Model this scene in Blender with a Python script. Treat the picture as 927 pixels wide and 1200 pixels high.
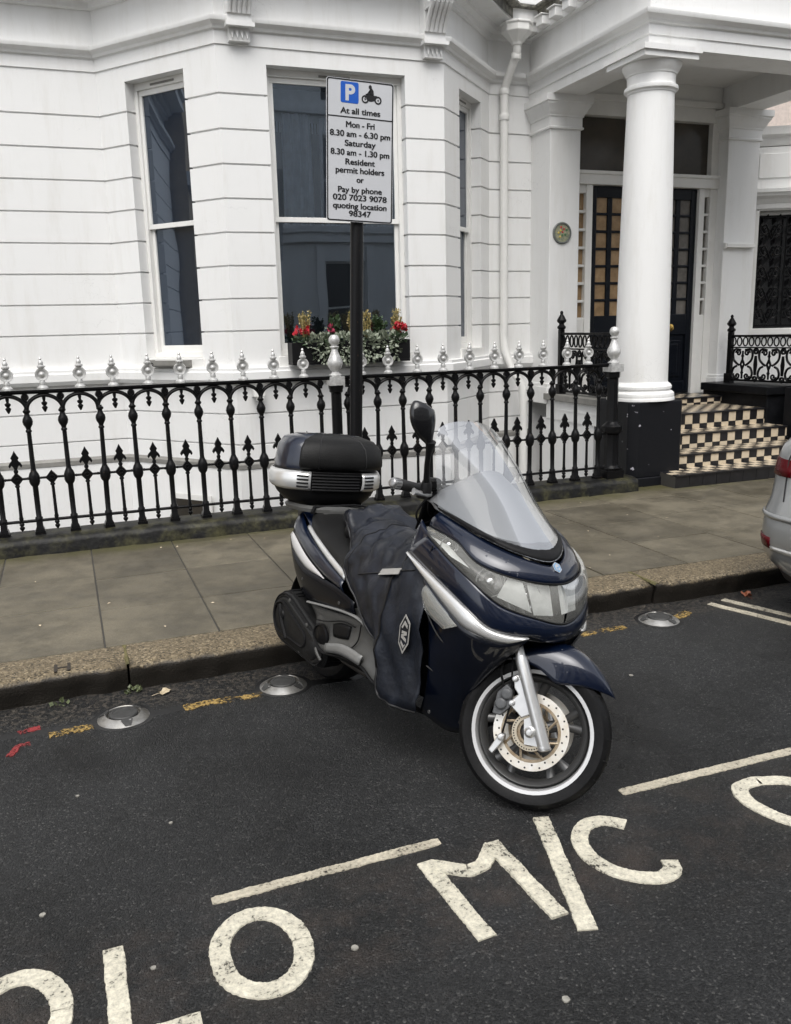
import bpy, math, random
from mathutils import Vector, Matrix, noise
random.seed(7)
R = math.radians
S = bpy.context.scene
for o in list(bpy.data.objects): bpy.data.objects.remove(o)

# ------------------------------------------------------------------ camera, sky, light, exposure
PITCH, YAW, ROLL, EYE = R(12.204), R(20.584), R(1.44), 1.6
fwd = Vector((math.sin(YAW)*math.cos(PITCH), math.cos(YAW)*math.cos(PITCH), -math.sin(PITCH)))
rgt = Vector((math.cos(YAW), -math.sin(YAW), 0)); dwn = fwd.cross(rgt)
r2 = rgt*math.cos(ROLL)+dwn*math.sin(ROLL); d2 = dwn*math.cos(ROLL)-rgt*math.sin(ROLL)
cd = bpy.data.cameras.new('camera'); cam = bpy.data.objects.new('camera', cd); S.collection.objects.link(cam)
m = Matrix((r2, -d2, -fwd)).transposed().to_4x4(); m.translation = (0, 0, EYE); cam.matrix_world = m
cd.sensor_fit = 'VERTICAL'; cd.sensor_height = 36; cd.lens = 1010.6/1200*36; cd.clip_end = 500; cd.clip_start = .02
S.camera = cam
SUN_EL, SUN_ROT = R(58), R(200)
w = bpy.data.worlds.new('World'); S.world = w; w.use_nodes = True
nt = w.node_tree; bg = nt.nodes['Background']
sky = nt.nodes.new('ShaderNodeTexSky'); sky.sky_type = 'NISHITA'; sky.sun_disc = False
sky.sun_elevation = SUN_EL; sky.sun_rotation = SUN_ROT; sky.dust_density = 3; sky.air_density = 1
hs = nt.nodes.new('ShaderNodeHueSaturation'); hs.inputs['Saturation'].default_value = .22
nt.links.new(sky.outputs[0], hs.inputs['Color']); nt.links.new(hs.outputs[0], bg.inputs['Color'])
bg.inputs['Strength'].default_value = .15
sd = bpy.data.lights.new('sun', 'SUN'); sd.energy = 1.0; sd.angle = R(50); sd.color = (1, .97, .92)
so = bpy.data.objects.new('sun', sd); S.collection.objects.link(so)
# sun stands behind the camera and high: direction vector towards the sun
sdir = Vector((math.sin(SUN_ROT)*math.cos(SUN_EL), math.cos(SUN_ROT)*math.cos(SUN_EL), math.sin(SUN_EL)))
so.rotation_euler = sdir.to_track_quat('Z', 'Y').to_euler()
S.view_settings.view_transform = 'Standard'; S.view_settings.look = 'None'
S.view_settings.exposure = 0.84; S.view_settings.gamma = 1
S.render.engine = 'CYCLES'

# ------------------------------------------------------------------ materials
MATS = {}
def mat(name, col, rough=.5, metal=0, var=0., vscale=6., bump=0., bscale=60., col2=None, coat=0., spec=.5, fine=0., ior=None, rvar=0.):
    if name in MATS: return MATS[name]
    M = bpy.data.materials.new(name); M.use_nodes = True; n = M.node_tree.nodes; l = M.node_tree.links
    b = n['Principled BSDF']; b.inputs['Roughness'].default_value = rough; b.inputs['Metallic'].default_value = metal
    b.inputs['Coat Weight'].default_value = coat; b.inputs['Coat Roughness'].default_value = .03
    b.inputs['Specular IOR Level'].default_value = spec
    if ior: b.inputs['IOR'].default_value = ior
    b.inputs['Base Color'].default_value = (*col, 1)
    tc = n.new('ShaderNodeTexCoord')
    if var or col2:
        no = n.new('ShaderNodeTexNoise'); no.inputs['Scale'].default_value = vscale; no.inputs['Detail'].default_value = 8; no.inputs['Roughness'].default_value = .65
        l.new(tc.outputs['Object'], no.inputs['Vector'])
        rp = n.new('ShaderNodeValToRGB'); rp.color_ramp.elements[0].position = .32; rp.color_ramp.elements[1].position = .68
        c2 = col2 or tuple(min(1, c*(1+var)) for c in col)
        c1 = col if col2 else tuple(c*(1-var) for c in col)
        rp.color_ramp.elements[0].color = (*c1, 1); rp.color_ramp.elements[1].color = (*c2, 1)
        l.new(no.outputs['Fac'], rp.inputs['Fac']); src = rp.outputs['Color']
        if fine:
            n2 = n.new('ShaderNodeTexNoise'); n2.inputs['Scale'].default_value = bscale; n2.inputs['Detail'].default_value = 3
            l.new(tc.outputs['Object'], n2.inputs['Vector'])
            r3 = n.new('ShaderNodeMapRange'); r3.inputs[1].default_value = .3; r3.inputs[2].default_value = .7; r3.inputs[3].default_value = 1-fine; r3.inputs[4].default_value = 1+fine
            l.new(n2.outputs['Fac'], r3.inputs[0])
            mx = n.new('ShaderNodeVectorMath'); mx.operation = 'SCALE'; l.new(src, mx.inputs[0]); l.new(r3.outputs[0], mx.inputs['Scale']); src = mx.outputs[0]
        l.new(src, b.inputs['Base Color'])
        if rvar:
            r4 = n.new('ShaderNodeMapRange'); r4.inputs[3].default_value = rough-rvar; r4.inputs[4].default_value = rough+rvar
            l.new(no.outputs['Fac'], r4.inputs[0]); l.new(r4.outputs[0], b.inputs['Roughness'])
    if bump:
        nb = n.new('ShaderNodeTexNoise'); nb.inputs['Scale'].default_value = bscale; nb.inputs['Detail'].default_value = 4
        l.new(tc.outputs['Object'], nb.inputs['Vector'])
        bu = n.new('ShaderNodeBump'); bu.inputs['Strength'].default_value = bump; bu.inputs['Distance'].default_value = .004
        l.new(nb.outputs['Fac'], bu.inputs['Height']); l.new(bu.outputs[0], b.inputs['Normal'])
    MATS[name] = M; return M

def stucco():
    M = mat('white_stucco', (.75, .745, .72), .5, bump=.3, bscale=17)
    n = M.node_tree.nodes; l = M.node_tree.links; b = n['Principled BSDF']; tc = n['Texture Coordinate']
    mp = n.new('ShaderNodeMapping'); mp.inputs['Scale'].default_value = (3.2, 3.2, .5); l.new(tc.outputs['Object'], mp.inputs['Vector'])
    a = n.new('ShaderNodeTexNoise'); a.inputs['Scale'].default_value = 2.2; a.inputs['Detail'].default_value = 9; a.inputs['Roughness'].default_value = .7; l.new(mp.outputs[0], a.inputs['Vector'])
    r = n.new('ShaderNodeValToRGB'); e = r.color_ramp.elements; e[0].position = .20; e[0].color = (.67, .662, .635, 1); e[1].position = .5; e[1].color = (.755, .755, .745, 1)
    l.new(a.outputs['Fac'], r.inputs['Fac'])
    # rain-washed grime and hairline cracks
    v = n.new('ShaderNodeTexVoronoi'); v.feature = 'DISTANCE_TO_EDGE'; v.inputs['Scale'].default_value = 1.7
    ds = n.new('ShaderNodeTexNoise'); ds.inputs['Scale'].default_value = 3.; ds.inputs['Detail'].default_value = 6
    l.new(tc.outputs['Object'], ds.inputs['Vector'])
    ad = n.new('ShaderNodeVectorMath'); ad.operation = 'ADD'; l.new(tc.outputs['Object'], ad.inputs[0]); l.new(ds.outputs['Color'], ad.inputs[1]); l.new(ad.outputs[0], v.inputs['Vector'])
    mr = n.new('ShaderNodeMapRange'); mr.inputs[1].default_value = 0; mr.inputs[2].default_value = .004; mr.inputs[3].default_value = .82; mr.inputs[4].default_value = 1
    l.new(v.outputs['Distance'], mr.inputs[0])
    g = n.new('ShaderNodeTexNoise'); g.inputs['Scale'].default_value = 1.1; l.new(tc.outputs['Object'], g.inputs['Vector'])
    gm = n.new('ShaderNodeMapRange'); gm.inputs[1].default_value = .52; gm.inputs[2].default_value = .6; l.new(g.outputs['Fac'], gm.inputs[0])
    mm = n.new('ShaderNodeMix'); mm.data_type = 'FLOAT'; l.new(gm.outputs[0], mm.inputs[0]); mm.inputs[2].default_value = 1; l.new(mr.outputs[0], mm.inputs[3])
    sc = n.new('ShaderNodeVectorMath'); sc.operation = 'SCALE'; l.new(r.outputs['Color'], sc.inputs[0]); l.new(mm.outputs[0], sc.inputs['Scale'])
    l.new(sc.outputs[0], b.inputs['Base Color'])
    return M
STUCCO = stucco()
def asphalt():
    M = mat('wet_asphalt', (.03, .03, .03), .42)
    n = M.node_tree.nodes; l = M.node_tree.links; b = n['Principled BSDF']; tc = n['Texture Coordinate']
    v = n.new('ShaderNodeTexVoronoi'); v.inputs['Scale'].default_value = 175; v.inputs['Randomness'].default_value = 1
    l.new(tc.outputs['Object'], v.inputs['Vector'])
    v2 = n.new('ShaderNodeTexVoronoi'); v2.inputs['Scale'].default_value = 420; l.new(tc.outputs['Object'], v2.inputs['Vector'])
    big = n.new('ShaderNodeTexNoise'); big.inputs['Scale'].default_value = 1.3; big.inputs['Detail'].default_value = 8; big.inputs['Roughness'].default_value = .62; l.new(tc.outputs['Object'], big.inputs['Vector'])
    sep = n.new('ShaderNodeSeparateColor'); l.new(v.outputs['Color'], sep.inputs[0])
    rp = n.new('ShaderNodeValToRGB'); e = rp.color_ramp.elements; e[0].position = 0; e[0].color = (.0140, .0146, .0155, 1); e[1].position = 1; e[1].color = (.115, .114, .110, 1)
    e2 = rp.color_ramp.elements.new(.8); e2.color = (.0315, .0325, .0335, 1)
    e3 = rp.color_ramp.elements.new(.95); e3.color = (.054, .0545, .054, 1)
    l.new(sep.outputs[0], rp.inputs['Fac'])
    mr = n.new('ShaderNodeMapRange'); mr.inputs[1].default_value = .3; mr.inputs[2].default_value = .7; mr.inputs[3].default_value = .60; mr.inputs[4].default_value = 1.36
    l.new(big.outputs['Fac'], mr.inputs[0])
    sc = n.new('ShaderNodeVectorMath'); sc.operation = 'SCALE'; l.new(rp.outputs['Color'], sc.inputs[0]); l.new(mr.outputs[0], sc.inputs['Scale'])
    # worn brownish strip along the painted letters and the old trench by the kerb
    sx = n.new('ShaderNodeSeparateXYZ'); l.new(tc.outputs['Object'], sx.inputs[0])
    wn = n.new('ShaderNodeTexNoise'); wn.inputs['Scale'].default_value = 5; wn.inputs['Detail'].default_value = 9; wn.inputs['Roughness'].default_value = .7; l.new(tc.outputs['Object'], wn.inputs['Vector'])
    band = n.new('ShaderNodeMapRange'); band.interpolation_type = 'SMOOTHSTEP'; band.inputs[1].default_value = .42; band.inputs[2].default_value = 0; band.inputs[3].default_value = 0; band.inputs[4].default_value = 1
    dy = n.new('ShaderNodeMath'); dy.operation = 'SUBTRACT'; l.new(sx.outputs['Y'], dy.inputs[0]); dy.inputs[1].default_value = 1.98
    ab = n.new('ShaderNodeMath'); ab.operation = 'ABSOLUTE'; l.new(dy.outputs[0], ab.inputs[0]); l.new(ab.outputs[0], band.inputs[0])
    wm = n.new('ShaderNodeMapRange'); wm.inputs[1].default_value = .46; wm.inputs[2].default_value = .70; wm.inputs[4].default_value = .75; l.new(wn.outputs['Fac'], wm.inputs[0])
    mu = n.new('ShaderNodeMath'); mu.operation = 'MULTIPLY'; l.new(band.outputs[0], mu.inputs[0]); l.new(wm.outputs[0], mu.inputs[1])
    mx = n.new('ShaderNodeMix'); mx.data_type = 'RGBA'; l.new(mu.outputs[0], mx.inputs[0]); l.new(sc.outputs[0], mx.inputs[6]); mx.inputs[7].default_value = (.082, .064, .054, 1)
    ks = n.new('ShaderNodeMapRange'); ks.interpolation_type = 'SMOOTHSTEP'; ks.inputs[1].default_value = 3.60; ks.inputs[2].default_value = 3.72; l.new(sx.outputs['Y'], ks.inputs[0])
    kv = n.new('ShaderNodeTexVoronoi'); kv.inputs['Scale'].default_value = 75; l.new(tc.outputs['Object'], kv.inputs['Vector']); kc = n.new('ShaderNodeSeparateColor'); l.new(kv.outputs['Color'], kc.inputs[0])
    kr = n.new('ShaderNodeValToRGB'); ke = kr.color_ramp.elements; ke[0].position = .35; ke[0].color = (.012, .0115, .011, 1); ke[1].position = 1; ke[1].color = (.17, .145, .115, 1); l.new(kc.outputs[0], kr.inputs['Fac'])
    kk = n.new('ShaderNodeMath'); kk.operation = 'MULTIPLY'; l.new(ks.outputs[0], kk.inputs[0]); l.new(wn.outputs['Fac'], kk.inputs[1])
    kx = n.new('ShaderNodeMix'); kx.data_type = 'RGBA'; l.new(kk.outputs[0], kx.inputs[0]); l.new(mx.outputs[2], kx.inputs[6]); l.new(kr.outputs['Color'], kx.inputs[7])
    l.new(kx.outputs[2], b.inputs['Base Color'])
    rr = n.new('ShaderNodeMapRange'); rr.inputs[1].default_value = .35; rr.inputs[2].default_value = .65; rr.inputs[3].default_value = .27; rr.inputs[4].default_value = .62; l.new(big.outputs['Fac'], rr.inputs[0]); l.new(rr.outputs[0], b.inputs['Roughness'])
    b.inputs['Specular IOR Level'].default_value = .38
    hm = n.new('ShaderNodeMath'); hm.operation = 'MULTIPLY_ADD'; l.new(v2.outputs['Distance'], hm.inputs[0]); hm.inputs[1].default_value = .5; l.new(v.outputs['Distance'], hm.inputs[2])
    bu = n.new('ShaderNodeBump'); bu.invert = True; bu.inputs['Strength'].default_value = 1.; bu.inputs['Distance'].default_value = .009
    l.new(hm.outputs[0], bu.inputs['Height']); l.new(bu.outputs[0], b.inputs['Normal'])
    return M
ASPHALT = asphalt()
def paving():
    M = mat('york_stone_slab', (.15, .13, .1), .42)
    n = M.node_tree.nodes; l = M.node_tree.links; b = n['Principled BSDF']; tc = n['Texture Coordinate']
    gi = n.new('ShaderNodeNewGeometry')
    a = n.new('ShaderNodeTexNoise'); a.inputs['Scale'].default_value = 2.2; a.inputs['Detail'].default_value = 10; a.inputs['Roughness'].default_value = .65; l.new(tc.outputs['Object'], a.inputs['Vector'])
    r = n.new('ShaderNodeValToRGB'); e = r.color_ramp.elements; e[0].position = .3; e[0].color = (.080, .070, .049, 1); e[1].position = .7; e[1].color = (.148, .130, .094, 1)
    l.new(a.outputs['Fac'], r.inputs['Fac'])
    f = n.new('ShaderNodeTexNoise'); f.inputs['Scale'].default_value = 190; f.inputs['Detail'].default_value = 2; l.new(tc.outputs['Object'], f.inputs['Vector'])
    m1 = n.new('ShaderNodeMapRange'); m1.inputs[1].default_value = .3; m1.inputs[2].default_value = .7; m1.inputs[3].default_value = .78; m1.inputs[4].default_value = 1.22; l.new(f.outputs['Fac'], m1.inputs[0])
    m2 = n.new('ShaderNodeMapRange'); m2.inputs[3].default_value = .80; m2.inputs[4].default_value = 1.18; l.new(gi.outputs['Random Per Island'], m2.inputs[0])
    mm = n.new('ShaderNodeMath'); mm.operation = 'MULTIPLY'; l.new(m1.outputs[0], mm.inputs[0]); l.new(m2.outputs[0], mm.inputs[1])
    dn = n.new('ShaderNodeTexNoise'); dn.inputs['Scale'].default_value = 3.6; dn.inputs['Detail'].default_value = 9; dn.inputs['Roughness'].default_value = .7; l.new(tc.outputs['Object'], dn.inputs['Vector'])
    dm = n.new('ShaderNodeMapRange'); dm.inputs[1].default_value = .40; dm.inputs[2].default_value = .56; dm.inputs[3].default_value = .70; dm.inputs[4].default_value = 1.04; l.new(dn.outputs['Fac'], dm.inputs[0])
    m4 = n.new('ShaderNodeMath'); m4.operation = 'MULTIPLY'; l.new(mm.outputs[0], m4.inputs[0]); l.new(dm.outputs[0], m4.inputs[1]); mm = m4
    sc = n.new('ShaderNodeVectorMath'); sc.operation = 'SCALE'; l.new(r.outputs['Color'], sc.inputs[0]); l.new(mm.outputs[0], sc.inputs['Scale'])
    # algae along the plinth
    sx = n.new('ShaderNodeSeparateXYZ'); l.new(tc.outputs['Object'], sx.inputs[0])
    al = n.new('ShaderNodeMath'); al.operation = 'MULTIPLY_ADD'; l.new(a.outputs['Fac'], al.inputs[0]); al.inputs[1].default_value = .9; l.new(sx.outputs['Y'], al.inputs[2])
    am = n.new('ShaderNodeMapRange'); am.interpolation_type = 'SMOOTHSTEP'; am.inputs[1].default_value = 6.38; am.inputs[2].default_value = 6.72; am.inputs[4].default_value = .75; l.new(al.outputs[0], am.inputs[0])
    mx = n.new('ShaderNodeMix'); mx.data_type = 'RGBA'; l.new(am.outputs[0], mx.inputs[0]); l.new(sc.outputs[0], mx.inputs[6]); mx.inputs[7].default_value = (.062, .06, .020, 1)
    l.new(mx.outputs[2], b.inputs['Base Color'])
    rr = n.new('ShaderNodeMapRange'); rr.inputs[1].default_value = .35; rr.inputs[2].default_value = .65; rr.inputs[3].default_value = .33; rr.inputs[4].default_value = .6; l.new(a.outputs['Fac'], rr.inputs[0]); l.new(rr.outputs[0], b.inputs['Roughness'])
    b.inputs['Specular IOR Level'].default_value = .35
    bu = n.new('ShaderNodeBump'); bu.inputs['Strength'].default_value = .25; bu.inputs['Distance'].default_value = .004; l.new(f.outputs['Fac'], bu.inputs['Height']); l.new(bu.outputs[0], b.inputs['Normal'])
    return M
PAVING = paving()
def granite():
    M = mat('granite_kerb', (.2, .15, .1), .5)
    n = M.node_tree.nodes; l = M.node_tree.links; b = n['Principled BSDF']; tc = n['Texture Coordinate']
    v = n.new('ShaderNodeTexVoronoi'); v.inputs['Scale'].default_value = 120; l.new(tc.outputs['Object'], v.inputs['Vector'])
    sep = n.new('ShaderNodeSeparateColor'); l.new(v.outputs['Color'], sep.inputs[0])
    r = n.new('ShaderNodeValToRGB'); e = r.color_ramp.elements; e[0].color = (.034, .028, .019, 1); e[1].color = (.29, .235, .15, 1)
    k = r.color_ramp.elements.new(.35); k.color = (.120, .094, .057, 1); k = r.color_ramp.elements.new(.8); k.color = (.175, .140, .09, 1)
    l.new(sep.outputs[0], r.inputs['Fac'])
    # road grime coats the lower face of the stones
    sx = n.new('ShaderNodeSeparateXYZ'); l.new(tc.outputs['Object'], sx.inputs[0])
    a = n.new('ShaderNodeTexNoise'); a.inputs['Scale'].default_value = 9; a.inputs['Detail'].default_value = 8; l.new(tc.outputs['Object'], a.inputs['Vector'])
    ad = n.new('ShaderNodeMath'); ad.operation = 'MULTIPLY_ADD'; l.new(a.outputs['Fac'], ad.inputs[0]); ad.inputs[1].default_value = .05; l.new(sx.outputs['Z'], ad.inputs[2])
    mr = n.new('ShaderNodeMapRange'); mr.interpolation_type = 'SMOOTHSTEP'; mr.inputs[1].default_value = .128; mr.inputs[2].default_value = .150; l.new(ad.outputs[0], mr.inputs[0])
    mx = n.new('ShaderNodeMix'); mx.data_type = 'RGBA'; l.new(mr.outputs[0], mx.inputs[0]); mx.inputs[6].default_value = (.019, .0165, .0135, 1); l.new(r.outputs['Color'], mx.inputs[7])
    l.new(mx.outputs[2], b.inputs['Base Color']); b.inputs['Specular IOR Level'].default_value = .3
    bu = n.new('ShaderNodeBump'); bu.inputs['Strength'].default_value = .5; bu.inputs['Distance'].default_value = .004; l.new(v.outputs['Distance'], bu.inputs['Height']); l.new(bu.outputs[0], b.inputs['Normal'])
    return M
GRANITE = granite()
def roadpaint(name, c, wear=.42, sc1=70, soft=.05):
    M = mat(name, c, .62)
    n = M.node_tree.nodes; l = M.node_tree.links; b = n['Principled BSDF']; tc = n['Texture Coordinate']
    a = n.new('ShaderNodeTexNoise'); a.inputs['Scale'].default_value = sc1; a.inputs['Detail'].default_value = 7; a.inputs['Roughness'].default_value = .72; l.new(tc.outputs['Object'], a.inputs['Vector'])
    f = n.new('ShaderNodeTexNoise'); f.inputs['Scale'].default_value = 11; f.inputs['Detail'].default_value = 6; l.new(tc.outputs['Object'], f.inputs['Vector'])
    cb = n.new('ShaderNodeMath'); cb.operation = 'MULTIPLY_ADD'; l.new(f.outputs['Fac'], cb.inputs[0]); cb.inputs[1].default_value = .55; l.new(a.outputs['Fac'], cb.inputs[2])
    al = n.new('ShaderNodeMapRange'); al.inputs[1].default_value = wear+.275-soft; al.inputs[2].default_value = wear+.275+soft; l.new(cb.outputs[0], al.inputs[0]); l.new(al.outputs[0], b.inputs['Alpha'])
    mr = n.new('ShaderNodeMapRange'); mr.inputs[1].default_value = .3; mr.inputs[2].default_value = .7; mr.inputs[3].default_value = .70; mr.inputs[4].default_value = 1.1; l.new(f.outputs['Fac'], mr.inputs[0])
    m3 = n.new('ShaderNodeMapRange'); m3.inputs[1].default_value = .3; m3.inputs[2].default_value = .62; m3.inputs[3].default_value = .55; m3.inputs[4].default_value = 1.05; l.new(a.outputs['Fac'], m3.inputs[0])
    mm = n.new('ShaderNodeMath'); mm.operation = 'MULTIPLY'; l.new(mr.outputs[0], mm.inputs[0]); l.new(m3.outputs[0], mm.inputs[1])
    rgb = n.new('ShaderNodeRGB'); rgb.outputs[0].default_value = (*c, 1)
    sc = n.new('ShaderNodeVectorMath'); sc.operation = 'SCALE'; l.new(rgb.outputs[0], sc.inputs[0]); l.new(mm.outputs[0], sc.inputs['Scale']); l.new(sc.outputs[0], b.inputs['Base Color'])
    bu = n.new('ShaderNodeBump'); bu.inputs['Strength'].default_value = .9; bu.inputs['Distance'].default_value = .004; l.new(a.outputs['Fac'], bu.inputs['Height']); l.new(bu.outputs[0], b.inputs['Normal'])
    return M
PAINT = roadpaint('thermoplastic_white', (.70, .66, .535), .365, 85)
PAINTLINE = roadpaint('thermoplastic_line', (.56, .51, .40), .35, 85)
YELLOW = roadpaint('worn_yellow_paint', (.36, .24, .075), .50, 75)
RED = roadpaint('spray_red', (.27, .03, .032), .44, 75)
IRON = mat('black_cast_iron', (.006, .006, .0065), .30, spec=.13, bump=.25, bscale=90, var=.3, vscale=15)
_n = IRON.node_tree.nodes; _l = IRON.node_tree.links
_a = _n.new('ShaderNodeTexNoise'); _a.inputs['Scale'].default_value = 55; _a.inputs['Detail'].default_value = 6; _gp = _n.new('ShaderNodeNewGeometry'); _l.new(_gp.outputs['Position'], _a.inputs['Vector'])
_r = _n.new('ShaderNodeValToRGB'); _e = _r.color_ramp.elements; _e[0].position = .66; _e[0].color = (.006, .006, .0065, 1); _e[1].position = .74; _e[1].color = (.05, .032, .02, 1)
_l.new(_a.outputs['Fac'], _r.inputs['Fac']); _l.new(_r.outputs['Color'], _n['Principled BSDF'].inputs['Base Color'])
SILVERP = mat('silver_paint', (.52, .52, .51), .45, metal=.4, bump=.3, bscale=90, var=.25, vscale=30)
BLACKP = mat('black_masonry_paint', (.008, .0085, .01), .42, spec=.15, var=.5, vscale=9, bump=.3, bscale=30)
WHITEP = mat('white_gloss_paint', (.74, .735, .71), .35, var=.03, vscale=8)
DOORP = mat('black_door_paint', (.005, .0065, .010), .25, spec=.25)
GLASS = mat('window_glass', (.012, .018, .030), .015, ior=1.9, spec=.6)
GLASS.node_tree.nodes['Principled BSDF'].inputs['Specular Tint'].default_value = (.72, .84, 1, 1)
GLASSD = mat('dim_window_glass', (.03, .028, .025), .08)
TAN = mat('tan_lit_pane', (.20, .125, .06), .18, col2=(.37, .25, .135), vscale=6)  # tan base colour stands in for the lit interior behind the glass
TANG = mat('grey_pane', (.19, .175, .155), .12, col2=(.08, .074, .066), vscale=7)
BRASS = mat('brass', (.55, .36, .10), .25, metal=1)
MOSS = mat('mossy_plinth', (.007, .007, .0068), .5, spec=.25, col2=(.055, .052, .025), vscale=7, fine=.5, bump=.7, bscale=40)
_e = MOSS.node_tree.nodes['Color Ramp'].color_ramp.elements; _e[0].position = .46; _e[1].position = .74
GREYST = mat('grey_coping', (.20, .195, .18), .6, var=.2, bump=.3, bscale=50)
SOIL = mat('mossy_gutter', (.02, .02, .018), .7, col2=(.25, .24, .2), vscale=18, bump=.8, bscale=30)
TILEC = mat('cream_tile', (.54, .455, .335), .3, var=.1, vscale=14)
TILEB = mat('black_tile', (.014, .0135, .015), .28, var=.3, vscale=20)
GROUT = mat('grout', (.05, .047, .042), .7)
STEEL = mat('brushed_steel', (.46, .455, .44), .42, metal=.8, col2=(.20, .19, .17), vscale=16, bump=.1, bscale=200)
STUDTOP = mat('stud_top', (.045, .045, .044), .55, metal=.2, var=.3, vscale=40)
SIGNW = mat('sign_white', (.50, .51, .53), .35, fine=.02, var=.02, bscale=300)
SIGNB = mat('sign_blue', (.008, .085, .42), .35)
SIGNK = mat('sign_black', (.006, .006, .007), .4)
PINK = mat('pink_brick', (.58, .50, .45), .8, var=.15, vscale=20)
# scooter
NAVY = mat('navy_paint', (.0020, .0058, .0195), .3, spec=.2, coat=1., metal=.15, var=.15, vscale=3, ior=1.6)
_n = NAVY.node_tree.nodes; _l = NAVY.node_tree.links
_v = _n.new('ShaderNodeTexVoronoi'); _v.inputs['Scale'].default_value = 55; _l.new(_n['Texture Coordinate'].outputs['Object'], _v.inputs['Vector'])
_m = _n.new('ShaderNodeMapRange'); _m.interpolation_type = 'SMOOTHSTEP'; _m.inputs[1].default_value = .20; _m.inputs[2].default_value = .05; _m.inputs[3].default_value = 0; _m.inputs[4].default_value = 1; _l.new(_v.outputs['Distance'], _m.inputs[0])
_s = _n.new('ShaderNodeSeparateColor'); _l.new(_v.outputs['Color'], _s.inputs[0]); _t = _n.new('ShaderNodeMath'); _t.operation = 'GREATER_THAN'; _t.inputs[1].default_value = .62; _l.new(_s.outputs[0], _t.inputs[0])
_x = _n.new('ShaderNodeMath'); _x.operation = 'MULTIPLY'; _l.new(_m.outputs[0], _x.inputs[0]); _l.new(_t.outputs[0], _x.inputs[1])
_b = _n.new('ShaderNodeBump'); _b.inputs['Strength'].default_value = .5; _b.inputs['Distance'].default_value = .003; _l.new(_x.outputs[0], _b.inputs['Height']); _l.new(_b.outputs[0], _n['Principled BSDF'].inputs['Coat Normal'])
BPLAST = mat('black_plastic', (.008, .008, .0085), .48, spec=.15, bump=.2, bscale=260)
GPLAST = mat('grey_plastic', (.075, .075, .072), .45, spec=.4, var=.15, vscale=12, bump=.15, bscale=200)
TRIM = mat('silver_trim', (.70, .70, .69), .26, metal=.55, var=.05, vscale=10)
VINYL = mat('black_vinyl', (.012, .012, .012), .42, spec=.15, bump=.35, bscale=180, var=.2, vscale=8)
FABRIC = mat('wet_navy_fabric', (.0085, .0105, .0165), .38, spec=.4, var=.6, vscale=7, bump=1., bscale=24, rvar=.16)
REFLECTIVE = mat('reflective_strip', (.33, .32, .30), .5, var=.1, vscale=40)
RUBBER = mat('tyre_rubber', (.009, .009, .0095), .5, spec=.15, var=.3, vscale=20, bump=.25, bscale=120)
ALLOY = mat('alloy_silver', (.62, .62, .615), .3, metal=.75, var=.06, vscale=20)
RIMGREY = mat('rim_grey', (.115, .115, .115), .36, metal=.6)
DISC = mat('disc_steel', (.80, .78, .74), .34, metal=.6, col2=(.66, .60, .50), vscale=25)
RUST = mat('rusty_carrier', (.42, .36, .27), .45, metal=.6, col2=(.24, .17, .10), vscale=30)
CHROME = mat('chrome', (.8, .8, .8), .09, metal=1)
LAMPIN = mat('lamp_reflector', (.66, .67, .65), .45, metal=.3, var=.25, vscale=9)
TAILL = mat('tail_lens', (.50, .49, .48), .15, coat=.5)
REDL = mat('red_lens', (.085, .003, .006), .25, spec=.2)
CARP = mat('silver_car_paint', (.33, .34, .345), .32, metal=.5, coat=.8)
CARB = mat('car_black', (.012, .012, .013), .4)
def clear(name, tint, diff, dcol, ior=1.5, rough=.01, refl=.42, gcol=(1, 1, 1)):
    M = bpy.data.materials.new(name); M.use_nodes = True; n = M.node_tree.nodes; l = M.node_tree.links; n.clear()
    o = n.new('ShaderNodeOutputMaterial'); t = n.new('ShaderNodeBsdfTransparent'); t.inputs[0].default_value = (*tint, 1)
    g = n.new('ShaderNodeBsdfGlossy'); g.inputs['Roughness'].default_value = rough; g.inputs[0].default_value = (*gcol, 1)
    d = n.new('ShaderNodeBsdfDiffuse'); d.inputs[0].default_value = (*dcol, 1)
    tc = n.new('ShaderNodeTexCoord'); no = n.new('ShaderNodeTexNoise'); no.inputs['Scale'].default_value = 5; no.inputs['Detail'].default_value = 5; l.new(tc.outputs['Object'], no.inputs['Vector'])
    mr = n.new('ShaderNodeMapRange'); mr.inputs[3].default_value = diff*.6; mr.inputs[4].default_value = diff*1.4; l.new(no.outputs['Fac'], mr.inputs[0])
    m1 = n.new('ShaderNodeMixShader'); l.new(mr.outputs[0], m1.inputs[0]); l.new(t.outputs[0], m1.inputs[1]); l.new(d.outputs[0], m1.inputs[2])
    f = n.new('ShaderNodeFresnel'); f.inputs['IOR'].default_value = ior
    m2 = n.new('ShaderNodeMixShader'); fm = n.new('ShaderNodeMath'); fm.operation = 'MULTIPLY'; fm.inputs[1].default_value = refl; l.new(f.outputs[0], fm.inputs[0]); l.new(fm.outputs[0], m2.inputs[0]); l.new(m1.outputs[0], m2.inputs[1]); l.new(g.outputs[0], m2.inputs[2])
    l.new(m2.outputs[0], o.inputs[0]); MATS[name] = M; return M
SCREEN = clear('screen_polycarbonate', (.87, .885, .90), .13, (.60, .62, .64), 1.49, refl=.45)
LENS = clear('lamp_lens', (.95, .955, .95), .20, (.66, .66, .62), 1.49, rough=.06, refl=.35)

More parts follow.
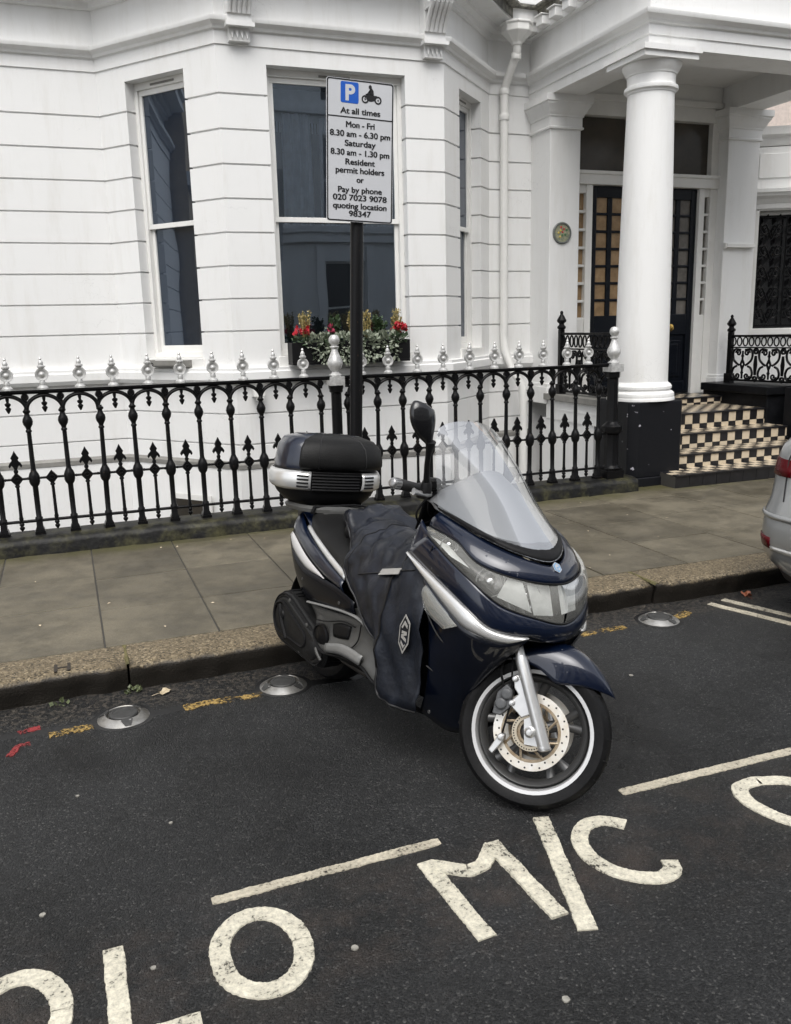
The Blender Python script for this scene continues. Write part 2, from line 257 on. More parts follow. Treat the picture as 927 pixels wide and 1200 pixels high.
# ------------------------------------------------------------------ mesh helpers
C = S.collection
def cr(p0, p1, p2, p3, t):
    return .5*((2*p1)+(p2-p0)*t+(2*p0-5*p1+4*p2-p3)*t*t+(3*p1-p0-3*p2+p3)*t*t*t)
def spline(pts, n):
    """resample a 3D polyline as a Catmull-Rom curve at n points of equal arc length"""
    P = [Vector(p) for p in pts]
    if len(P) == 2: return [P[0].lerp(P[1], i/(n-1)) for i in range(n)]
    Q = [2*P[0]-P[1]]+P+[2*P[-1]-P[-2]]; f = []
    for i in range(1, len(Q)-2):
        for k in range(12): f.append(cr(Q[i-1], Q[i], Q[i+1], Q[i+2], k/12))
    f.append(P[-1]); d = [0]
    for a, b in zip(f, f[1:]): d.append(d[-1]+(b-a).length)
    out = []; j = 0
    for i in range(n):
        s = d[-1]*i/(n-1)
        while j < len(d)-2 and d[j+1] < s: j += 1
        q = d[j+1]-d[j]; out.append(f[j].lerp(f[j+1], (s-d[j])/q if q > 1e-9 else 0))
    return out
class MB:
    def __init__(s): s.v = []; s.f = []; s.m = []; s.cm = 0
    def add(s, vs, fs, mi=None):
        b = len(s.v); s.v += [Vector(p) for p in vs]
        for f in fs: s.f.append([b+i for i in f]); s.m.append(s.cm if mi is None else mi)
    def box(s, a, b, mi=None):
        (x0, y0, z0), (x1, y1, z1) = a, b
        s.add([(x0, y0, z0), (x1, y0, z0), (x1, y1, z0), (x0, y1, z0), (x0, y0, z1), (x1, y0, z1), (x1, y1, z1), (x0, y1, z1)],
              [(0, 3, 2, 1), (4, 5, 6, 7), (0, 1, 5, 4), (1, 2, 6, 5), (2, 3, 7, 6), (3, 0, 4, 7)], mi)
    def fbox(s, F, a, b, mi=None):
        k = len(s.v); s.box(a, b, mi)
        for i in range(k, len(s.v)): s.v[i] = F(*s.v[i])
    def prism(s, poly, z0, z1, mi=None, F=None):
        n = len(poly); F = F or (lambda a, b, c: Vector((a, b, c)))
        s.add([F(x, y, z0) for x, y in poly]+[F(x, y, z1) for x, y in poly], [list(range(n))[::-1], list(range(n, 2*n))]+[(i, (i+1) % n, n+(i+1) % n, n+i) for i in range(n)], mi)
    def tube(s, path, r, n=8, cap=True, mi=None, closed=False, flat=1.):
        P = [Vector(p) for p in path]; k = len(P); rr = r if isinstance(r, (list, tuple)) else [r]*k
        vs = []; up = None
        for i, p in enumerate(P):
            if closed: t = (P[(i+1) % k]-P[i-1])
            else: t = P[min(i+1, k-1)]-P[max(i-1, 0)]
            t.normalize()
            if up is None:
                up = Vector((0, 0, 1)) if abs(t.z) < .9 else Vector((1, 0, 0))
            sd_ = t.cross(up)
            if sd_.length < 1e-5: sd_ = t.orthogonal()
            sd_.normalize(); up = sd_.cross(t).normalized()
            for j in range(n):
                a = 2*math.pi*j/n; vs.append(p+(sd_*math.cos(a)+up*math.sin(a)*flat)*rr[i])
        fs = []
        for i in range(k if closed else k-1):
            for j in range(n):
                a, b = i*n, ((i+1) % k)*n; fs.append((a+j, a+(j+1) % n, b+(j+1) % n, b+j))
        if cap and not closed: fs += [list(range(n))[::-1], [(k-1)*n+j for j in range(n)]]
        s.add(vs, fs, mi)
    def lathe(s, prof, o=(0, 0, 0), n=16, ax=None, mi=None, sq=0., rot=0.):
        """prof: (radius, height); ax: (x, y, z axes)"""
        X, Y, Z = ax or (Vector((1, 0, 0)), Vector((0, 1, 0)), Vector((0, 0, 1))); o = Vector(o); k = len(prof); vs = []
        for r, h in prof:
            for j in range(n):
                a = 2*math.pi*j/n+rot; vs.append(o+X*(r*math.cos(a))+Y*(r*math.sin(a))+Z*h)
        fs = [(i*n+j, i*n+(j+1) % n, (i+1)*n+(j+1) % n, (i+1)*n+j) for i in range(k-1) for j in range(n)]
        fs += [list(range(n))[::-1], [(k-1)*n+j for j in range(n)]]
        s.add(vs, fs, mi)
    def ring(s, prof, o=(0, 0, 0), n=32, ax=None, mi=None):
        """closed profile swept round the axis"""
        X, Y, Z = ax or (Vector((1, 0, 0)), Vector((0, 1, 0)), Vector((0, 0, 1))); o = Vector(o); k = len(prof); vs = []
        for r, h in prof:
            for j in range(n):
                a = 2*math.pi*j/n; vs.append(o+X*(r*math.cos(a))+Y*(r*math.sin(a))+Z*h)
        s.add(vs, [(i*n+j, i*n+(j+1) % n, ((i+1) % k)*n+(j+1) % n, ((i+1) % k)*n+j) for i in range(k) for j in range(n)], mi)
    def grid(s, rows, mi=None, closed=False):
        k = len(rows[0]); vs = [p for r in rows for p in r]
        s.add(vs, [(i*k+j, i*k+(j+1) % k, (i+1)*k+(j+1) % k, (i+1)*k+j) for i in range(len(rows)-1) for j in range(k if closed else k-1)], mi)
    def sweep(s, plan, prof, mi=None):
        """prof (out, z) carried along a plan polyline with mitred corners; 'out' is to the right of travel"""
        P = [Vector((x, y)) for x, y in plan]; N = []
        for a, b in zip(P, P[1:]): d = (b-a).normalized(); N.append(Vector((d.y, -d.x)))
        rows = []
        for o, z in prof:
            row = []
            for i, p in enumerate(P):
                if i == 0: q = N[0]
                elif i == len(P)-1: q = N[-1]
                else: q = (N[i-1]+N[i])/(1+N[i-1].dot(N[i]))
                row.append(Vector((p.x+q.x*o, p.y+q.y*o, z)))
            rows.append(row)
        s.grid(rows, mi)
    def build(s, name, mats, parent=None, smooth=None, bevel=0, merge=False, solid=0, sub=0, weld=False):
        me = bpy.data.meshes.new(name); me.from_pydata([tuple(p) for p in s.v], [], s.f)
        for M in (mats if isinstance(mats, (list, tuple)) else [mats]): me.materials.append(M)
        me.polygons.foreach_set('material_index', s.m); me.update()
        if merge or weld:
            import bmesh
            bm = bmesh.new(); bm.from_mesh(me); bmesh.ops.remove_doubles(bm, verts=bm.verts, dist=.0008); bmesh.ops.recalc_face_normals(bm, faces=bm.faces); bm.to_mesh(me); bm.free()
        o = bpy.data.objects.new(name, me); C.objects.link(o)
        if parent: o.parent = parent
        if smooth is not None:
            me.shade_smooth()
            if smooth < 180:
                import bmesh
                bm = bmesh.new(); bm.from_mesh(me)
                for e in bm.edges:
                    if len(e.link_faces) == 2 and e.calc_face_angle(0) > R(smooth): e.smooth = False
                bm.to_mesh(me); bm.free()
        if solid:
            q = o.modifiers.new('solid', 'SOLIDIFY'); q.thickness = solid; q.offset = -1
        if bevel:
            q = o.modifiers.new('bevel', 'BEVEL'); q.width = bevel; q.segments = 2; q.limit_method = 'ANGLE'; q.angle_limit = R(35)
        if sub:
            q = o.modifiers.new('sub', 'SUBSURF'); q.levels = sub; q.render_levels = sub
        return o
def frame(o, ux, uy):
    o, ux, uy = Vector(o), Vector(ux), Vector(uy)
    return lambda a, b, c: o+ux*a+uy*b+Vector((0, 0, c))
def empty(name, loc=(0, 0, 0), parent=None):
    o = bpy.data.objects.new(name, None); C.objects.link(o); o.location = loc; o.empty_display_size = .1
    if parent: o.parent = parent
    return o
def tag(o, label, cat, group=None):
    o['label'] = label; o['category'] = cat
    if group: o['group'] = group
    return o
def struct(o): o['kind'] = 'structure'; return o
def copy_tree(o, parent=None):
    c = o.copy(); C.objects.link(c)
    if parent: c.parent = parent
    for ch in o.children: copy_tree(ch, c)
    return c
def text_mesh(body, size, F, name, M, parent, weight=0., align='CENTER', sx=1., thick=.001):
    cu = bpy.data.curves.new(name, 'FONT'); cu.body = body; cu.size = size; cu.align_x = align; cu.offset = weight; cu.extrude = thick
    t = bpy.data.objects.new(name, cu); C.objects.link(t)
    me = bpy.data.meshes.new_from_object(t.evaluated_get(bpy.context.evaluated_depsgraph_get()))
    bpy.data.objects.remove(t); bpy.data.curves.remove(cu)
    for v in me.vertices: v.co = F(v.co.x*sx, v.co.y, v.co.z)
    me.materials.clear(); me.materials.append(M)
    o = bpy.data.objects.new(name, me); C.objects.link(o); o.parent = parent
    return o

# ------------------------------------------------------------------ ground, road, pavement, kerb
b = MB(); b.box((-90, -90, -2.3), (90, 90, -2.0)); struct(b.build('ground', GREYST))
b = MB(); b.box((-60, -6.2, -.3), (60, 3.96, 0)); road = struct(b.build('road', ASPHALT))
b = MB(); b.box((-60, -9.6, -.3), (60, -6.2, .12)); struct(b.build('far_pavement', PAVING))
b = MB(); b.box((-60, 4.05, -.6), (60, 6.5, .1235)); struct(b.build('pavement_bed', GROUT))
b = MB(); x = .058-.545*12
rr_ = random.Random(3)
while x < 14:
    wd = .545 if x < 1.9 else rr_.uniform(.5, .72)
    y = 4.145+rr_.uniform(0, .0)
    cuts = [4.145]
    while cuts[-1] < 6.2: cuts.append(cuts[-1]+rr_.uniform(.52, .74))
    if abs(x-.058) < .02: cuts = [4.145, 4.74, 5.38, 6.3]
    if abs(x+.487) < .02: cuts = [4.145, 4.86, 5.46, 6.3]
    cuts[-1] = max(cuts[-1], 6.32)
    if cuts[-1]-cuts[-2] < .2: cuts.pop(-2)
    for y0, y1 in zip(cuts, cuts[1:]):
        g = .0038; k = len(b.v); b.box((x+g, y0+g, .08), (x+wd-g, y1-g, .13))
        tz = [rr_.uniform(-.0022, .0022) for _ in range(4)]
        for q, i in enumerate((4, 5, 6, 7)): b.v[k+i].z += tz[q]
    x += wd
struct(b.build('pavement', PAVING, bevel=.004))
# granite kerb: long stones with a worn, uneven arris
def noisy(p, s, a): return noise.noise(Vector(p)*s)*a
b = MB(); xs = [-7, -5.2, -3.4, -1.9, .143, 1.62, 3.03, 4.5, 6.1, 7.9, 9.7, 12]
for x0, x1 in zip(xs, xs[1:]):
    n = int((x1-x0)/.025); rows = []
    yf = rr_.uniform(-.012, .012)
    for i in range(n+1):
        x = x0+.005+(x1-x0-.010)*i/n; e = min(i, n-i)/3; c = max(0, 1-e)*.012
        q = noisy((x, 0, 3), 2.2, .012)+noisy((x, 4, 1), 9, .012); t = noisy((x, 8, 5), 14, .006); f = 3.865+yf+q*1.4+c
        rows.append([Vector((x, f+.03+noisy((x, 1, 9), 6, .02), -.05)), Vector((x, f+.024+noisy((x, 2, 9), 7, .02), .02)), Vector((x, f+.012+noisy((x, 3, 9), 11, .016), .06)), Vector((x, f+.003, .098+t)), Vector((x, f+.006, .114+t)), Vector((x, f+.022, .124+t-c)),
                     Vector((x, f+.06, .131+t*.5-c)), Vector((x, f+.16, .131)), Vector((x, 4.136, .130)), Vector((x, 4.137, 0))])
    b.grid(rows)
    b.add(rows[0], [list(range(10))]); b.add(rows[-1], [list(range(10))[::-1]])
struct(b.build('kerb', GRANITE, smooth=50))

b = MB()
for x in (.143, 3.03, 1.62):
    rows = []
    for i in range(14):
        y = 3.872+.26*i/13; w_ = .008+abs(noisy((x, y, 2), 20, .016)); rows.append([Vector((x-w_, y, .124)), Vector((x-w_*.4, y, .1335)), Vector((x+w_*.5, y, .1335)), Vector((x+w_, y, .124))])
    b.grid(rows)
mj = b.build('moss_joint', mat('kerb_moss', (.05, .045, .016), .8, col2=(.15, .13, .05), vscale=40, bump=.6), None); mj.parent = bpy.data.objects['kerb']
# painted markings: flat strokes with ragged thermoplastic edges
def stroke(b, pts, w, jit=.0025, z=.0045, step=.007, closed=False, ends=0):
    P = [Vector((x, y, 0)) for x, y in pts]
    L = sum((a-c).length for a, c in zip(P, P[1:])); n = max(4, int(L/step)); Q = []
    d = [0]
    for a, c in zip(P, P[1:]): d.append(d[-1]+(c-a).length)
    j = 0
    for i in range(n+1):
        s = L*i/n
        while j < len(d)-2 and d[j+1] < s: j += 1
        Q.append(P[j].lerp(P[j+1], (s-d[j])/(d[j+1]-d[j])))
    rows = []
    for i, p in enumerate(Q):
        t = (Q[(i+1) % len(Q)] if closed else Q[min(i+1, n)])-(Q[i-1] if (i > 0 or closed) else Q[0])
        t.normalize(); nr = Vector((t.y, -t.x, 0))
        a = w/2+jit*(.6*random.uniform(-1, 1)+1.3*noise.noise(Vector((p.x*14, p.y*14, 1)))); c = w/2+jit*(.6*random.uniform(-1, 1)+1.3*noise.noise(Vector((p.x*14, p.y*14, 7))))
        if ends and not closed: 
            k = min(i, n-i)/max(1, ends)
            if k < 1: a *= .75+.25*k; c *= .75+.25*k
        rows.append([p-nr*(a+.002)+Vector((0, 0, -.003)), p-nr*a+Vector((0, 0, z)), p+nr*c+Vector((0, 0, z)), p+nr*(c+.002)+Vector((0, 0, -.003))])
    if closed: rows.append(rows[0])
    b.grid(rows)
    if not closed:
        for r in (rows[0], rows[-1]): b.add(r, [(0, 1, 2, 3)])
def oval(cx, cy, rx, ry, n=40, a0=0, a1=360): return [(cx+rx*math.cos(R(a0+(a1-a0)*i/n)), cy+ry*math.sin(R(a0+(a1-a0)*i/n))) for i in range(n+1)]
def smooth2(pts, n=40): return [(p.x, p.y) for p in spline([(x, y, 0) for x, y in pts], n)]
def letter(strokes, closed=False, M=None, w=.052):
    b = MB()
    for s in strokes: stroke(b, s, w, closed=closed, z=.0045+.0012*strokes.index(s))
    o = b.build('painted_letter', M or PAINT, road); return o
letter([smooth2([(-.53, 2.075), (-.58, 2.13), (-.66, 2.115), (-.685, 2.05), (-.62, 1.985), (-.55, 1.925), (-.555, 1.85), (-.63, 1.815), (-.705, 1.86)])])
letter([oval(-.262, 1.97, .108, .152)], True)
letter([[(-.026, 2.143), (-.024, 1.80)], [(-.052, 1.807), (.156, 1.806)]])
letter([oval(.339, 1.985, .108, .150)], True)
letter([[(.880, 2.168), (.906, 1.797)], [(.885, 2.148), (.985, 2.076), (1.035, 2.085), (1.112, 2.165)], [(1.110, 2.178), (1.128, 1.797)]])
letter([[(1.327, 2.242), (1.169, 1.721)]])
letter([smooth2([(1.556, 2.098), (1.50, 2.148), (1.43, 2.143), (1.372, 2.08), (1.356, 1.98), (1.40, 1.885), (1.48, 1.832), (1.54, 1.845), (1.564, 1.888)])])
letter([smooth2([(2.14, 2.146), (2.05, 2.132), (2.014, 2.04), (2.05, 1.915), (2.14, 1.85), (2.24, 1.87), (2.275, 1.99), (2.24, 2.10), (2.14, 2.146)])], True)
def line(name, pts, w, M, jit=.003, ends=0):
    b = MB(); stroke(b, pts, w, jit=jit, ends=ends, z=.0035); return b.build(name, M, road)
line('bay_line', [(.248, 2.237), (.966, 2.250)], .034, PAINTLINE, ends=2)
line('bay_line', [(1.658, 2.270), (2.44, 2.266)], .038, PAINTLINE, ends=2)
line('bay_line', [(-1.6, 2.215), (-.55, 2.228)], .034, PAINTLINE, ends=2)
line('double_line', [(3.32, 3.775), (3.50, 3.26), (3.66, 2.8)], .045, PAINTLINE)
line('double_line', [(3.44, 3.80), (3.60, 3.34), (3.76, 2.86)], .045, PAINTLINE)
for pts in ([(-.20, 3.55), (-.03, 3.562)], [(.345, 3.585), (.47, 3.60), (.69, 3.595)], [(2.38, 3.65), (2.66, 3.652)], [(2.98, 3.66), (3.12, 3.70)]):
    line('yellow_line', pts, .05, YELLOW, .012)
line('red_spray_mark', [(-.315, 3.618), (-.28, 3.635), (-.235, 3.64)], .04, RED, .007)
line('red_spray_mark', [(-.345, 3.42), (-.315, 3.50), (-.27, 3.505)], .028, RED, .006)
# old dark tar seam between the yellow paint and the kerb
b = MB(); stroke(b, [(-3, 3.62), (-.3, 3.60), (.2, 3.585), (.75, 3.63), (1.2, 3.60)], .06, .012, z=.0012); b.build('tar_seam', mat('tar', (.010, .010, .0105), .35), road)

# gum spots trodden into the asphalt, and the letter cut into a kerbstone
GUM = mat('trodden_gum', (.26, .25, .22), .7, var=.3, vscale=60)
for gx, gy, gr in ((.568, 1.897, .010), (-.205, 2.362, .008), (.066, 2.028, .007), (.983, 1.534, .010), (.186, 2.695, .006), (1.9, 2.75, .007), (2.3, 3.1, .009), (-.1, 3.0, .006)):
    b = MB(); pts = [(gx+gr*(1+.25*noisy((k*1.3, gx*9, gy*7), 1, 1))*math.cos(k*.63), gy+gr*(1+.25*noisy((k*1.3, gx*9, gy*7), 1, 1))*math.sin(k*.63)) for k in range(10)]
    b.prism(pts, .0005, .0045); b.build('gum_spot', GUM, road)
b = MB(); hx_, hy_ = -.135, 3.955
for dx in (-.028, .028): b.box((hx_+dx-.007, hy_-.045, .13), (hx_+dx+.007, hy_+.045, .1345))
b.box((hx_-.021, hy_-.006, .13), (hx_+.021, hy_+.006, .1343)); o = b.build('cut_letter', mat('cut_letter_grime', (.03, .024, .018), .8), None); o.parent = bpy.data.objects['kerb']

# ------------------------------------------------------------------ the white house
A0, A, B_, C_, D = (-3.4, 8.65), (.52, 8.65), (1.39, 7.56), (3.39, 7.54), (4.26, 8.38)
PW = (4.75, 8.38)
def on(a, b, t): return (a[0]+(b[0]-a[0])*t, a[1]+(b[1]-a[1])*t)
def inw(a, b, p, d):
    dx, dy = b[0]-a[0], b[1]-a[1]; L = math.hypot(dx, dy); return (p[0]-dy/L*d, p[1]+dx/L*d)
house = tag(empty('terraced_house', (2, 8, .13)), 'white stucco terraced house with a bay window and a columned porch', 'house')
house.location = (0, 0, 0)
G = [1.585+.271*i for i in range(9)]
def wallprof(z0, z1, gs):
    p = [(0, z0)]
    for g in gs:
        if z0+.02 < g < z1-.02: p += [(0, g-.009), (-.018, g-.004), (-.020, g+.004), (0, g+.008)]
    return p+[(0, z1)]
RP = wallprof(1.27, 3.72, G)
rev = .15
LJ, RJ = .25, .742
jl, jr = on(A, B_, LJ), on(A, B_, RJ)
f0, f1 = on(B_, C_, .205), on(B_, C_, .815)
k0, k1 = on(C_, D, .31), on(C_, D, .80)
b = MB()
b.sweep([A0, A, jl, inw(A, B_, jl, rev)], RP)
b.sweep([inw(A, B_, jr, rev), jr, B_, f0, inw(B_, C_, f0, rev)], RP)
b.sweep([inw(B_, C_, f1, rev), f1, C_, k0, inw(C_, D, k0, rev)], RP)
b.sweep([inw(C_, D, k1, rev), k1, D, PW], RP)
plan = [A0, A, B_, C_, D, PW]
b.sweep(plan, [(-.5, -2.0), (.06, -2.0), (.025, .41), (.0, .43)]+wallprof(.43, 1.13, [.60, .87])[0:]+[(0, 1.13)])
b.sweep(plan, [(-.3, 3.72), (0, 3.72), (0, 3.842), (.012, 3.848), (.012, 3.945), (.02, 3.952)])
b.sweep(plan, [(-.012, 4.045), (-.012, 4.345)])
b.sweep(plan, [(-.1, 4.72), (.0, 4.75), (.0, 8.5)])
b.box((-3.4, 9.3, -2), (4.75, 16, 8.5))
b.sweep([(-3.4, 9.3), (4.75, 9.3)], [(0, 8.5), (1.8, 8.5)])
b.build('wall', STUCCO, house, smooth=25)
b = MB(); b.sweep(plan, [(.026, .385), (.032, .385), (.032, .425), (.001, .45)]); b.build('flashing', GREYST, house)
b = MB(); b.sweep(plan, [(.0, 1.13), (.05, 1.135), (.075, 1.17), (.075, 1.235), (.06, 1.245), (.06, 1.27), (-.3, 1.285)]); b.build('sill_band', STUCCO, house, smooth=25)
b = MB(); b.sweep(plan, [(.02, 3.952), (.035, 3.955), (.045, 3.975), (.06, 3.985), (.085, 4.0), (.092, 4.02), (.092, 4.035), (-.012, 4.05)]); b.build('string_course', STUCCO, house, smooth=25)
b = MB(); b.sweep(plan, [(-.012, 4.345), (.03, 4.35), (.04, 4.39), (.09, 4.41), (.10, 4.44), (.26, 4.46), (.26, 4.56), (.30, 4.60), (.30, 4.68), (-.1, 4.72)]); b.build('upper_cornice', STUCCO, house, smooth=25)
# sash windows
def sash(p0, p1, z0, z1, zm, name='window', rec=.10, glass=GLASS, fr=.055, vent=True):
    p0, p1 = Vector((*p0, 0)), Vector((*p1, 0)); ux = (p1-p0); W = ux.length; ux.normalize(); un = Vector((-ux.y, ux.x, 0))
    F = frame(p0, ux, un); b = MB(); d = rec
    b.fbox(F, (0, d, z0), (W, d+.08, z0+.05)); b.fbox(F, (0, d, z1-.06), (W, d+.08, z1))
    b.fbox(F, (0, d, z0+.05), (fr*.7, d+.08, z1-.06)); b.fbox(F, (W-fr*.7, d, z0+.05), (W, d+.08, z1-.06))
    a = fr*.7; s = .035
    for q0, q1, dd in ((zm, z1-.06, d+.018), (z0+.05, zm+.04, d+.045)):
        e = .045 if q0 == zm else .03
        bot = .042 if q0 == zm else .06
        b.fbox(F, (a, dd, q0), (W-a, dd+.03, q0+bot)); b.fbox(F, (a, dd, q1-e), (W-a, dd+.03, q1))
        b.fbox(F, (a, dd, q0+bot), (a+s, dd+.03, q1-e)); b.fbox(F, (W-a-s, dd, q0+bot), (W-a, dd+.03, q1-e))
    if vent: b.fbox(F, (W*.5-.14, d-.006, z1-.042), (W*.5+.14, d-.0005, z1-.024), 1)
    b.fbox(F, (-.02, -.02, 1.262), (W+.02, d+.085, z0-.001))
    o = b.build(name, [WHITEP, GREYST], house, bevel=.004)
    for q0, q1, dd in ((zm+.042, z1-.105, d+.034), (z0+.11, zm+.01, d+.061)):
        g = MB(); nx, nz = 9, 13; rows = []
        ph = random.uniform(0, 9)
        for i in range(nz+1):
            rows.append([F(a+s-.004+(W-2*a-2*s+.008)*j/nx, dd+.0006*noise.noise(Vector((j*.33+ph, i*.21, 1.))), q0+(q1-q0)*i/nz) for j in range(nx+1)])
        g.grid(rows); g.build('pane', glass, o, smooth=180)
    return o
sash(jl, jr, 1.36, 3.72, 2.50)
CLEARW = clear('clear_window_glass', (.80, .87, .95), .01, (.3, .36, .44), 2.5, refl=1., gcol=(.74, .86, 1))
sash(f0, f1, 1.36, 3.72, 2.50, glass=CLEARW)
b = MB(); b.box((1.55, 8.25, 1.2), (3.2, 8.27, 3.9)); b.build('room_back', mat('dim_room', (.028, .032, .042), .8), house)
b = MB(); W0, W1 = f0[0]+.08, f1[0]-.08
for xa, xb, ztop in ((W0+.08, W0+.34, 3.42), (W0+.42, W0+.58, 3.40), (W1-.22, W1-.02, 3.42)):
    rows = []
    for i in range(9):
        rows.append([Vector((xa+(xb-xa)*j/40+.012*math.sin(j*.5+i*.2), 7.83+.018*math.sin(j*1.05)+.012*noise.noise(Vector((j*.4, i*.3, 2))), 2.50+(ztop-2.50)*i/8)) for j in range(41)])
    b.grid(rows)
b.build('reflection_strips', mat('pale_reflection', (.72, .76, .82), .8, var=.15, vscale=9), house, smooth=180)  # pale wavy strips imitate the facing facade's reflection in the upper sash
b = MB(); b.box((W0, 7.86, 3.36), (W1, 7.88, 3.62))
for i in range(40): x = W0+(W1-W0)*i/40; b.box((x, 7.855, 3.27), (x+.014, 7.865, 3.36))
b.build('pelmet', mat('pelmet_cloth', (.40, .43, .47), .8, var=.2), house)
sash(k0, k1, 1.36, 3.72, 2.50)
# basement window in the bay side, half hidden by the railing
F = frame((*on(A, B_, .40), 0), (Vector((*B_, 0))-Vector((*A, 0))).normalized(), Vector((1.09, .87, 0)).normalized())
b = MB(); b.fbox(F, (0, -.075, -.9), (.52, -.06, .13)); o = b.build('basement_window', WHITEP, house)
b = MB(); b.fbox(F, (.05, -.08, -.85), (.47, -.076, .08)); b.build('pane', GLASSD, o)
# consoles at the bay corners: guttae block below, fluted scroll above
def console(p, ux, nn):
    F = frame((*p, 0), ux, nn); b = MB()
    b.fbox(F, (-.085, -.07, 3.86), (.085, .0, 3.955))
    for i in range(4):
        x = -.06+.04*i
        b.add([F(x-.016, -.078, 3.935), F(x+.016, -.078, 3.935), F(x, -.09, 3.875), F(x, -.07, 3.87)], [(0, 1, 2), (0, 2, 3), (1, 3, 2)])
    b.fbox(F, (-.115, -.135, 3.955), (.115, .0, 3.985)); b.fbox(F, (-.10, -.11, 3.985), (.10, .0, 4.0))
    b.fbox(F, (-.10, -.10, 4.0), (.10, .012, 4.33))
    for i in range(5):
        x = -.08+.04*i
        pth = [F(x, -.105-.02*math.sin(t*3.1)-.17*t**2.2, 4.055+.20*t) for t in [k/10 for k in range(11)]]
        cx = pth[-1]
        pth += [F(x, -.235+.075*math.sin(q)-.0, 4.245+.06*(1-math.cos(q))) for q in [k*.4 for k in range(1, 9)]]
        b.tube(pth, .021, 8)
    b.fbox(F, (-.095, -.21, 4.22), (.095, .0, 4.344))
    b.build('console', STUCCO, house, smooth=40)
uxf = (Vector((*C_, 0))-Vector((*B_, 0))).normalized()
console((1.58, 7.558), uxf, Vector((0, 1, 0))); console((3.27, 7.541), uxf, Vector((0, 1, 0)))
# gutter corner, hopper and downpipe
b = MB()
b.sweep([(3.55, 7.35), (4.40, 8.13)], [(.0, 4.47), (.0, 4.56), (.08, 4.57), (.08, 4.59), (-.1, 4.60)])
b.sweep([(4.36, 8.13), (4.66, 8.13), (4.66, 6.2)], [(.0, 4.47), (.0, 4.56), (.06, 4.57), (.06, 4.59), (-.1, 4.60)])
b.build('gutter', SOIL, house, smooth=30)
b = MB()
hx, hy = 4.42, 8.10
hp = [(.05, 4.225), (.06, 4.25), (.135, 4.32), (.15, 4.335), (.15, 4.395), (.162, 4.40), (.162, 4.42), (.14, 4.42)]
b.lathe(hp, (hx, hy, 0), 8, rot=R(22.5)); o = b.build('rainwater_hopper', WHITEP, house, bevel=.012)
b = MB(); b.tube([(4.42, 8.10, 4.26), (4.425, 8.10, 4.20), (4.43, 8.12, 4.16), (4.40, 8.27, 3.93), (4.395, 8.30, 3.88), (4.395, 8.305, 3.78), (4.395, 8.305, 1.45)], .040, 12, mi=0)
for z in (3.86, 3.62, 4.14): b.lathe([(.047, z-.03), (.050, z-.02), (.050, z+.02), (.047, z+.03)], (4.395 if z < 4 else 4.43, 8.305 if z < 4 else 8.13, 0), 12)
b.tube([(4.395, 8.305, 1.45), (4.40, 8.29, 1.32), (4.44, 8.20, 1.10), (4.52, 8.13, .95), (4.54, 8.13, .6), (4.54, 8.13, -1.9)], .040, 12)
b.build('downpipe', WHITEP, house, smooth=40)
b = MB(); b.fbox(frame((0, 0, 0), (1, 0, 0), (0, 1, 0)), (1.52, 7.44, 1.02), (1.62, 7.56, 1.09)); b.box((1.545, 7.40, .985), (1.60, 7.52, 1.02)); b.build('sensor_lamp', WHITEP, house, bevel=.01)
# sill tray with a loose cable under the angled window
F = frame((.78, 8.275, 0), (Vector((*B_, 0))-Vector((*A, 0))).normalized(), Vector((1.09, .87, 0)).normalized())
b = MB(); b.fbox(F, (.0, -.10, 1.288), (.46, .06, 1.30)); b.fbox(F, (0, -.11, 1.30), (.46, -.10, 1.345)); b.fbox(F, (0, .06, 1.30), (.46, .07, 1.345)); b.fbox(F, (0, -.1, 1.30), (.01, .06, 1.345)); b.fbox(F, (.45, -.1, 1.30), (.46, .06, 1.345))
b.tube([F(.08+.05*math.cos(t), -.135, 1.31+.018*math.sin(t)) for t in [i*.5 for i in range(13)]], .004, 6, mi=1)
tag(b.build('sill_tray', [GREYST, IRON]), 'flat grey metal tray with a black cable on the ledge below the angled left window', 'tray')

# ---------------- porch
X0, X1, PY0, PY1 = 4.72, 7.33, 6.42, 8.40
b = MB()
ent = [(0, 3.78), (0, 3.862), (.012, 3.868), (.012, 3.945), (.02, 3.952), (.035, 3.955), (.045, 3.975), (.085, 4.0), (.092, 4.02), (.092, 4.035), (-.01, 4.05), (-.01, 4.36), (.04, 4.37), (.05, 4.42)]
pl = [(X0, PY1+.3), (X0, PY0), (X1, PY0), (X1, PY1+.3)]
b.sweep(pl, ent)
b.sweep([(X1-.36, PY1+.3), (X1-.36, PY0+.36), (X0+.36, PY0+.36), (X0+.36, PY1+.3)], [(0, 3.78), (0, 4.02)])
b.prism([(X0, PY0), (X1, PY0), (X1-.36, PY0+.36), (X0+.36, PY0+.36)], 3.778, 3.7802); b.prism([(X0, PY0), (X0+.36, PY0+.36), (X0+.36, PY1), (X0, PY1)], 3.778, 3.7802); b.prism([(X1, PY0), (X1-.36, PY0+.36), (X1-.36, PY1), (X1, PY1)], 3.778, 3.7802)
b.box((X0+.3, PY0+.3, 4.02), (X1-.3, PY1+.3, 4.05))
b.box((X0-.02, PY0-.02, 4.42), (X1+.02, PY1+.3, 4.5))
b.build('porch_entablature', STUCCO, house, smooth=25)
for i in range(9):
    y = 6.5+.235*i; b = MB(); b.box((X0-.13, y, 4.38), (X0-.005, y+.12, 4.462)); b.box((X0-.15, y-.01, 4.462), (X0-.005, y+.13, 4.475)); b.build('modillion', STUCCO, house, bevel=.006)
